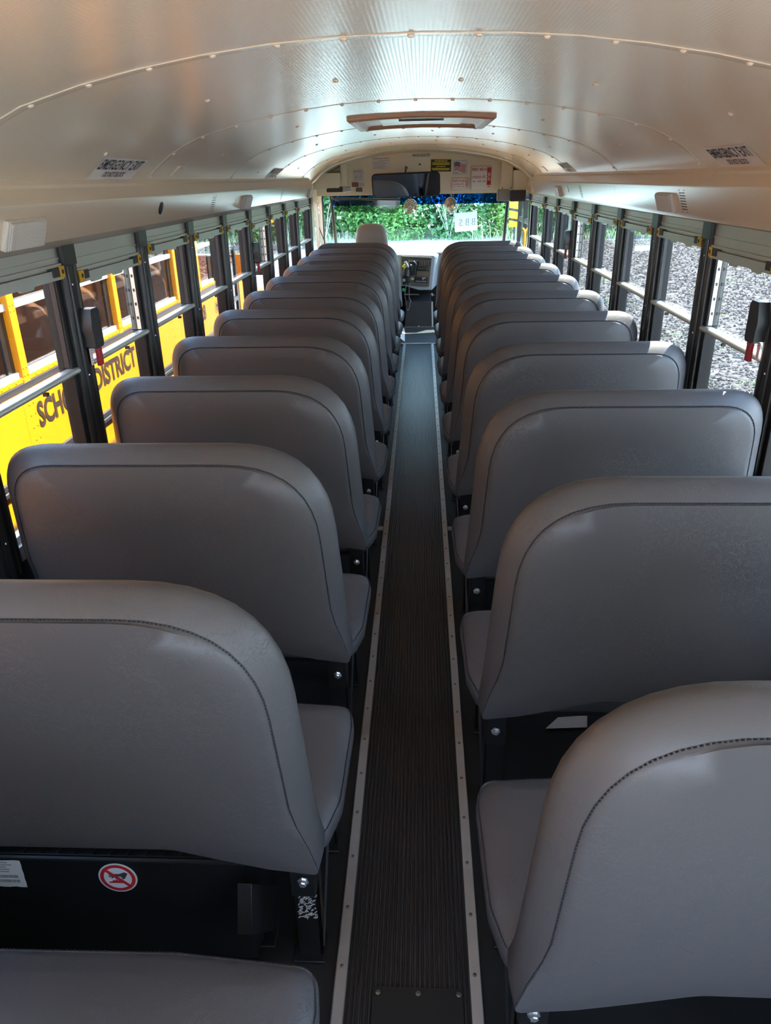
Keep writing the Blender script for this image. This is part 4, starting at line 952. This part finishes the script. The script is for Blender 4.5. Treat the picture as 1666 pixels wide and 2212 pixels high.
# two-way radio handset in its clip
rx = thing('two_way_radio', dz(480, 540, 9.40), 'black two-way radio handset clipped to the dashboard', 'radio')
P = [dz(400, 415, 9.37), dz(500, 405, 9.37), dz(560, 470, 9.38), dz(520, 690, 9.38), dz(420, 680, 9.37), dz(400, 600, 9.37)]
MB().loft([P, [p+Vector((0.02, .055, 0)) for p in P]]).build('cradle', BLKPL, rx, bevel=.006)
P = [dz(425, 475, 9.35), dz(470, 470, 9.35), dz(475, 600, 9.35), dz(430, 610, 9.35)]; MB().loft([P, [p+Vector((0, .03, 0)) for p in P]]).build('handset', DASHBLK, rx, bevel=.006)
MB().lathe([(.009, 0), (.007, .004), (.0002, .005)], dz(440, 488, 9.35), (0, -1, 0), 10).build('button', ALU, rx)
m = MB(); pts = []
key = [(350, 840), (335, 960), (320, 1090), (340, 1180), (345, 1290), (370, 1385), (400, 1370), (430, 1240), (440, 1190), (410, 1150), (405, 1000), (412, 840)]
for i in range(len(key)-1):
    a, b = dz(*key[i], 9.33), dz(*key[i+1], 9.33)
    for k in range(14):
        c = a.lerp(b, k/14); t = (b-a).normalized(); sd_ = t.cross(Vector((0, 1, 0))); q = k*2.4; pts.append(c+sd_*.005*math.cos(q)+Vector((0, .005*math.sin(q), 0)))
m.tube(pts, .0026, 5); m.build('coiled_cord', GREYPRINT, rx)
yk = thing('parking_brake_knob', dz(310, 515, 9.36), 'yellow parking brake knob at the left of the switch panel', 'knob')
m = MB(); p = dz(312, 515, 9.33); m.prism([(-.028, 0), (0, -.028), (.028, 0), (0, .028)], p, U, V, (0, .03, 0)); m.build('knob', YPRINT, yk, bevel=.004); m = MB(); m.tube([p+Vector((0, .02, 0)), p+Vector((0, .1, 0))], .008); m.build('shaft', BLKPL, yk)
lv = thing('turn_signal_lever', dz(355, 480, 9.33), 'grey blue lever beside the yellow knob', 'lever')
m = MB(); m.tube([dz(325, 420, 9.33), dz(352, 470, 9.33), dz(385, 530, 9.36)], [.018, .017, .014], 10); m.build('grip', GREYPL, lv); m = MB(); m.tube([dz(385, 530, 9.36), dz(400, 560, 9.44)], .008); m.build('stalk', BLKPL, lv)
sc = thing('steering_column', dz(340, 640, 9.36), 'dark steering column with ignition switch below the lever', 'steering column')
m = MB(); m.tube([dz(352, 560, 9.36), dz(335, 700, 9.36)], [.042, .05], 14); m.build('shroud', DASHBLK, sc); m = MB(); m.lathe([(.05, 0), (.045, .03), (.02, .04)], dz(360, 790, 9.37), (0, -1, 0), 16); m.build('switch_cover', DASHBLK, sc); MB().lathe([(.017, 0), (.014, .01), (.0002, .012)], dz(305, 790, 9.33), (0, -1, 0), 12).build('ignition_lock', ALU, sc)
m = MB(); m.lathe([(.021, 0), (.020, .02), (.012, .027), (.0002, .028)], dz(290, 980, 9.35), (0, -1, 0), 16); tag(m.build('green_button', mat('green plastic', (.0, .40, .12), .4)), 'round green button below the dashboard', 'button')
m = MB(); m.tube([dz(310, 1070, 9.40), dz(605, 1070, 9.40)], .007, 8); tag(m.build('chrome_rod', WIRE), 'thin bright rod below the dashboard', 'rod')
m = MB(); m.tube([dz(905, 1090, 9.40), dz(880, 1072, 9.38)], .008, 8); m.lathe([(.014, -.005), (.018, .006), (.0002, .014)], dz(868, 1075, 9.37), (-.6, -1, 0), 12); tag(m.build('hook_knob', BOLT), 'small chrome hook right of the engine cover', 'hook')
# engine cover
ec = thing('engine_cover', (-.035, 9.6, 0), 'black padded engine cover at the end of the aisle', 'engine cover')
m = MB(); a, b, c, d = dz(305, 1730, 9.36), dz(850, 1720, 9.36), dz(840, 1210, 9.46), dz(345, 1200, 9.46); a.z = b.z = 0
m.loft([[a, b, c, d], [a+Vector((-.02, .45, 0)), b+Vector((.02, .45, 0)), c+Vector((0, .35, .06)), d+Vector((0, .35, .06))]]); m.build('cover', varied(mat('black vinyl cover', (.035, .038, .042), .4), 8, .3), ec, smooth=0, bevel=.012)
m = MB(); m.box(a.x-.01, 9.348, 0, b.x+.05, 9.362, .007); m.lathe([(.010, 0), (.008, .01), (.0002, .012)], (-.03, 9.335, .012), (0, -1, .5), 10); m.slab(b.lerp(c, .5)+Vector((.012, 0, 0)), (.010, 0, 0), (0, .01, 0), (c-b)*.5); m.build('edge_trim', ALU, ec, smooth=0, bevel=.002)
m = MB(); P = [dz(255, 1715, 9.30), dz(340, 1765, 9.20), dz(335, 2025, 8.5), dz(225, 1935, 8.6)]
P = [at(865, 706, 9.28), at(877, 711, 9.25), at(876, 739, 8.45), at(864, 730, 8.50)]
m.loft([P, [p+Vector((-.004, 0, -.003)) for p in P]])
for k in range(6): q = P[0].lerp(P[3], (k+1)/7.5); q2 = P[1].lerp(P[2], (k+1)/7.5); cq = q.lerp(q2, .5)+Vector((.002, 0, .002)); m.slab(cq, (q2-q)*.32, (P[3]-P[0]).normalized()*.015, Vector((.0006, 0, .0006)), 1)
tag(m.build('folded_leaflet', [WHITE, GREYPRINT], smooth=0), 'pale printed leaflet leaning at the left of the front floor mat', 'paper')
# yellow grab rail at the entrance
m = MB(); m.tube([at(1128.5, 493, 8.75), at(1131.5, 497, 8.75), at(1133.5, 503, 8.75), at(1133, 515, 8.75), at(1132, 532, 8.75), at(1131, 560, 8.75)], .016, 10)
m.tube([at(1131, 560, 8.75), Vector((.99, 8.75, 0))], .016, 10)
tag(m.build('grab_rail', mat('yellow rail paint', (.85, .42, .01), .4)), 'yellow curved grab rail beside the entrance door', 'handrail')
# ================================================================== OUTSIDE
# neighbouring school bus, parallel on the left
OX = -2.15; OB0 = 3.89
nb = thing('school_bus', (OX-1.2, 3, -.95), 'yellow school bus parked close alongside beyond the left windows', 'bus')
BROWN = mat('brown bus interior', (.36, .21, .13), .6); BSEAT = mat('brown bus seats', (.34, .20, .14), .55); OBRAIL = mat('pale sash aluminium', (.72, .70, .70), .35, .6); OBRUB = varied(mat('black rub rail', (.035, .03, .03), .35), 6, .3)
yA, yB = -3.0, 9.85
m = MB()
m.box(OX, yA, .285, OX-.03, 7.97, .652); m.box(OX-.02, yA, -.35, OX-.05, 7.97, .21); m.box(OX+.004, yA, .728, OX-.03, 7.97, .752)
m.box(OX, yA, 1.50, OX-.05, yB, 1.72)
# roof
sec = [(0, 1.70), (-.04, 1.82), (-.16, 1.95), (-.45, 2.07), (-.8, 2.13), (-1.15, 2.15), (-1.5, 2.13), (-1.85, 2.07), (-2.14, 1.95), (-2.26, 1.82), (-2.3, 1.70)]
m.loft([[Vector((OX+x, y, z)) for x, z in sec]+[Vector((OX+x*.97-.03, y, z-.04)) for x, z in reversed(sec)] for y in (yA, yB)])
m.box(OX-2.27, yA, -.4, OX-2.3, yB, .74); m.box(OX-2.27, yA, 1.5, OX-2.3, yB, 1.72)
m.box(OX, 9.0, -.4, OX-.03, yB, .66); m.box(OX, yB-.03, -.4, OX-2.3, yB, .85); m.box(OX, yA, -.4, OX-2.3, yA+.03, 1.72)
m.build('body', YLW, nb, smooth=20)
m = MB(); sx0 = OX+.0003
for k in range(-10, 6):
    y = OB0+.6985*k; m = MB(); m.box(OX+.006, y-.034, .72, OX-.035, y+.034, 1.52)
    for z in (.76, .80, 1.10, 1.13, 1.42): rivet(m, (OX+.006, y-.018, z), (1, 0, 0), .006, .004); rivet(m, (OX+.006, y+.018, z), (1, 0, 0), .006, .004)
    m.build('window_pillar', YLW, nb, smooth=30)
m = MB()
y = -2.9
while y < 7.95: rivet(m, (OX+.004, y, .740), (1, 0, 0), .005, .004); y += .075
for yy in (3.86, 3.91, 3.15, 6.4, 6.45):
    for z in (.33, .40, .47, .54, .60): rivet(m, (OX, yy, z), (1, 0, 0), .006, .004)
m.box(OX+.0008, 3.80, .29, OX-.001, 3.803, .63)
m.build('rivets', YLW, nb)
m = MB()
for z0, z1 in ((.650, .728), (.21, .285)):
    m.prism([(0, 0), (.014, .006), (.014, .026), (.006, .034), (.014, .042), (.014, (z1-z0)-.006), (0, z1-z0)], (OX-.004, yA, z0), (1, 0, 0), (0, 0, 1), (0, 7.97-yA, 0))
m.build('rub_rail', OBRUB, nb, smooth=0)
for k in range(-10, 6):
    ya, yb = OB0+.6985*k+.034, OB0+.6985*(k+1)-.034
    if k == 5: yb = 7.95
    m = MB(); m.box(OX-.012, ya, 1.105, OX-.035, yb, 1.14); m.box(OX-.008, ya, .752, OX-.035, yb, .782)
    m.box(OX-.012, ya, .772, OX-.03, ya+.012, 1.5, 1); m.box(OX-.03, yb-.075, .772, OX-.045, yb, 1.5, 1)
    fr_ = m.build('window_frame', [OBRAIL, BLACKGL], nb, smooth=0)
    m = MB(); m.box(OX-.038, ya, .76, OX-.043, yb, 1.5); m.build('pane', OBGLASS, fr_, smooth=0)
m = MB(); m.box(OX-.05, yA+.1, -.05, OX-2.25, yB-.1, .0); m.box(OX-.03, yA+.1, 0, OX-.05, 7.9, .74); m.box(OX-2.25, yA+.1, 0, OX-2.27, yB-.1, .74); m.box(OX-.05, yA+.05, .0, OX-2.25, yA+.06, 1.7)
m.build('interior_lining', BROWN, nb, smooth=0)
m = MB()
for k in range(-9, 6): y = OB0+.6985*k; m.box(OX-2.26, y-.034, .74, OX-2.3, y+.034, 1.5)
m.build('far_pillars', YLW, nb, smooth=0)
for k in range(-5, 8):
    y = 2.3+.72*k
    if y > 7.6: break
    for xa in (OX-.1, OX-1.28):
        ol_ = [(0, .35), (0, .9), (-.06, 1.02), (-.16, 1.08), (-.8, 1.08), (-.9, 1.02), (-.93, .9), (-.93, .35)]
        m = MB(); m.prism(ol_, (xa, y, 0), (1, 0, 0), (0, 0, 1), (0, .1, 0)); m.box(xa, y+.1, .3, xa-.93, y+.52, .42); m.build('bench_seat', BSEAT, nb, bevel=.03, seg=3)
m = MB()
for a, b, z0, z1 in ((8.0, 8.06, -.3, 1.5), (8.44, 8.52, -.3, 1.5), (8.92, 8.98, -.3, 1.5)): m.box(OX-.005, a, z0, OX-.04, b, z1)
for z in (-.3, .42, 1.46): m.box(OX-.006, 8.0, z, OX-.038, 8.98, z+.05)
dd = m.build('entry_door', BLACKGL, nb, smooth=0); MB().box(OX-.02, 8.02, -.3, OX-.025, 8.95, 1.5).build('door_glass', OBGLASS, dd, smooth=0)
m = MB(); pf = [(0, 0), (0, .28), (-.2, .38), (-2.1, .38), (-2.3, .28), (-2.3, 0)]; m.prism(pf, (OX, yB, -.1), (1, 0, 0), (0, 0, 1), (0, 1.3, 0)); m.build('hood', YLW, nb, bevel=.03)
m = MB(); m.tube([(OX-.05, 9.5, .95), (OX+.10, 9.75, .90), (OX+.10, 9.8, .62)], .012); m.box(OX+.02, 9.78, .60, OX+.18, 9.83, .86); m.build('side_mirror', BLACK, nb, bevel=.01)
for y in (.2, 10.4):
    for x in (OX-.2, OX-2.1): m = MB(); m.lathe([(.2, -.12), (.46, -.12), (.48, -.08), (.48, .08), (.46, .12), (.2, .12)], (x, y, -.47), (1, 0, 0), 28); m.build('wheel', BLACK, nb)
m = MB(); eu, ev = Vector((0, 1, 0)), Vector((0, 0, 1))
letter(m, 'SCHOOL', (OX+.0005, 3.93, .442), eu, ev, .66, .150, 0, .035, .002); letter(m, 'DISTRICT', (OX+.0005, 4.72, .442), eu, ev, .76, .150, 0, .035, .002); letter(m, '28', (OX+.0005, 7.30, .442), eu, ev, .19, .150, 0, .035, .002)
m.build('lettering', mat('brown black lettering', (.035, .02, .012), .5), nb, smooth=0)
m = MB(); o = Vector((OX+.0005, 7.86, .44))
for a0, b0, a1, b1 in ((0, 0, .27, .005), (0, .095, .27, .1), (0, 0, .006, .1), (.264, 0, .27, .1), (.03, .05, .10, .085), (.13, .055, .18, .085), (.20, .05, .24, .085), (.02, .03, .25, .04), (.04, .015, .22, .022)): rect(m, o, eu, ev, a0, b0, a1, b1, .001)
m.build('emblem', PRINT, nb, smooth=0)
# hazard marker standing at the far edge of the lot
hm = thing('hazard_marker', (3.9, 33, -.95), 'stand-in yellow board with black bars far beyond the right windshield corner', 'sign')
m = MB(); m.box(3.62, 33, -.25, 4.12, 33.05, .80); m.build('board', YLW, hm, bevel=.02)
m = MB()
for z in (.40, .02): m.slab((3.87, 33.0, z), (.27, 0, -.05), (0, .012, 0), (0, 0, .045))
m.build('bars', BLACK, hm, smooth=0); m = MB(); m.tube([(3.87, 33.08, -.95), (3.87, 33.08, .7)], .03); m.build('post', BLACK, hm)
# shrubs along the far edge of the lot
def shrub_mesh(seed, nleaf, size, mm, stems=True):
    rd = random.Random(seed); V_ = []; F_ = []
    lobes = [(rd.uniform(-1.6, 1.6), rd.uniform(-.8, .8), rd.uniform(.7, 3.4), rd.uniform(.8, 1.5)) for _ in range(9)]
    for k in range(nleaf):
        lx, ly, lz, lr = lobes[k % 9]
        d = Vector((rd.gauss(0, 1), rd.gauss(0, 1), rd.gauss(0, 1))).normalized(); rr_ = lr*(1-.45*rd.random()**2.2); p = Vector((lx, ly, lz))+Vector((d.x*rr_, d.y*rr_*.9, d.z*rr_*1.1))
        if p.z < .02: p.z = rd.random()*.4
        a = Vector((rd.gauss(0, 1), rd.gauss(0, 1), rd.gauss(0, .6))).normalized(); b = a.orthogonal().normalized(); b = (b*math.cos(k)+a.cross(b)*math.sin(k)); L = size*(.5+rd.random())
        o = len(V_); V_ += [p-a*L, p+b*L*.45, p+a*L, p-b*L*.45]; F_.append((o, o+1, o+2, o+3))
    mb = MB(); mb.add(V_, F_); return mb
protos = []
for i, mm in enumerate((LEAF[0], LEAF[1], LEAF[2])):
    r = thing('shrub', (0, 0, -.95), '-', 'shrub', 'shrubs along the far edge of the gravel lot')
    mb = shrub_mesh(20+i, 9500, .10, mm); mb.v = [Vector(v)+Vector((0, 0, -.95)) for v in mb.v]; mb.build('foliage', mm, r, smooth=0)
    st_ = MB(); rd = random.Random(i)
    for k in range(5):
        x, y = rd.uniform(-.8, .8), rd.uniform(-.5, .5); st_.tube([(x*.4, y*.4, -.95), (x*.8, y*.8, .1), (x*1.6, y*1.5, 1.4)], [.05, .035, .012], 6)
    st_.build('stems', BARK, r); protos.append(r)
spots = []; rd = random.Random(4)
for i in range(21): spots.append((-19+i*2.55+rd.uniform(-.5, .5), 38.5+rd.uniform(-.8, .8)+(max(0, -19+i*2.55-9)*.35), (i*2+rd.randint(0, 1)) % 3, rd.uniform(.85, 1.2)))
for i in range(14): spots.append((-20+i*4.2, 42.5+rd.uniform(-1, 1)+max(0, -20+i*4.2-9)*.35, 2 if i % 2 else 0, 2.0+rd.uniform(-.2, .3)))
KIND = ['mid green', 'yellow green', 'dark green']
for n, (x, y, k, sc_) in enumerate(spots):
    o = protos[k] if protos[k]['label'] == '-' else copy_tree(protos[k])
    o.location = (x, y, -.95); o.scale = (sc_, sc_, sc_); o.rotation_euler.z = rd.uniform(0, 6)
    o['label'] = '%s leafy shrub in the hedge across the lot seen through the glass' % KIND[k] if sc_ < 1.6 else 'tall %s shrub behind the front hedge row' % KIND[k]
    o['group'] = '%s shrubs, %s' % (KIND[k], 'front hedge row' if sc_ < 1.6 else 'back row')
for x, y in ((-4.5, 36.8), (1.3, 36.5)):
    m = MB(); rd = random.Random(int(x*10))
    for k in range(6):
        a = rd.uniform(-1, 1); m.tube([(x, y, -.95), (x+a*.5, y, .3), (x+a*1.3, y+rd.uniform(-.3, .3), 1.4+rd.random()*.6), (x+a*2.0, y, 1.9+rd.random())], [.022, .016, .010, .005], 5)
    tag(m.build('bare_branches', BARK), 'pale bare branches standing before the hedge, %s' % ('left of the driver seat' if x < 0 else 'below the paper sign'), 'branches')
m = MB(); rd = random.Random(8)
def tuft(x, y, n, h, sp_, mi):
    for k in range(n):
        px, py = x+rd.gauss(0, sp_), y+rd.gauss(0, sp_); a = rd.random()*6.3; l = h*(.5+rd.random()); d_ = Vector((math.cos(a), math.sin(a), 0)); w_ = Vector((-d_.y, d_.x, 0))*(.004+h*.03)
        b = Vector((px, py, -.95)); m.add([b-w_, b+w_, b+d_*l*.35+Vector((0, 0, l*.7))+w_*.6, b+d_*l*.35+Vector((0, 0, l*.7))-w_*.6, b+d_*l*.8+Vector((0, 0, l))], [(0, 1, 2, 3), (3, 2, 4)], mi)
for k in range(46): tuft(rd.uniform(2.5, 14), rd.uniform(1.5, 22), 45, .06, .28, 1)
for k in range(60): tuft(rd.uniform(-14, 26), 36.6+rd.uniform(-1.2, .8), 30, .30, .6, rd.choice((1, 1, 2)))
for k in range(8): tuft(rd.uniform(2.8, 6), 36.3, 14, .6, .35, 2)
tag(m.build('weeds', [LEAF[0], LEAF[1], DRYGR], smooth=0), 'low weeds and grass scattered over the gravel lot', 'weeds', kind='stuff')
# the rearmost left seat leans back a little further than the rest
for o in list(COL.objects):
    if o.get('label', '').startswith('grey vinyl bench seat in the left row, only'):
        for ch in o.children:
            if ch.name.split('.')[0] in ('backrest', 'seam'): ch.location.y -= .07

# loose stones lying on the lot, thickest close to the right side of the bus
STONES = [mat('dark stone', (.036, .033, .033), .9, spec=.2), mat('grey stone', (.055, .050, .047), .9, spec=.2), mat('tan stone', (.085, .068, .054), .9, spec=.2), mat('pale stone', (.13, .118, .105), .85, spec=.2)]
m = MB(); rd = random.Random(12)
def stone(x, y, r):
    a = rd.random()*6.28; ca, sa = math.cos(a), math.sin(a); lx, ly, lz = r*rd.uniform(.8, 1.5), r*rd.uniform(.6, 1.0), r*rd.uniform(.5, .95)
    P = [(x+ca*lx, y+sa*lx, -.945+lz*.2), (x-sa*ly, y+ca*ly, -.945+lz*.25), (x-ca*lx*.9, y-sa*lx*.9, -.945+lz*.15), (x+sa*ly, y-ca*ly, -.945+lz*.2), (x+rd.uniform(-.3, .3)*r, y+rd.uniform(-.3, .3)*r, -.945+lz), (x, y, -.96)]
    m.add(P, [(0, 1, 4), (1, 2, 4), (2, 3, 4), (3, 0, 4), (1, 0, 5), (2, 1, 5), (3, 2, 5), (0, 3, 5)], rd.choices((0, 1, 2, 3), (3, 4, 3, 2))[0])
for k in range(44000):
    t = rd.random(); y = 1.5+33*t**1.9; x = 2.2+(1.2+y*.42)*rd.random()*1.25
    stone(x, y, rd.uniform(.012, .026)*(1+y*.035))
tag(m.build('loose_stones', STONES, smooth=0), 'loose crushed stones strewn over the lot right of the bus', 'gravel', kind='stuff')
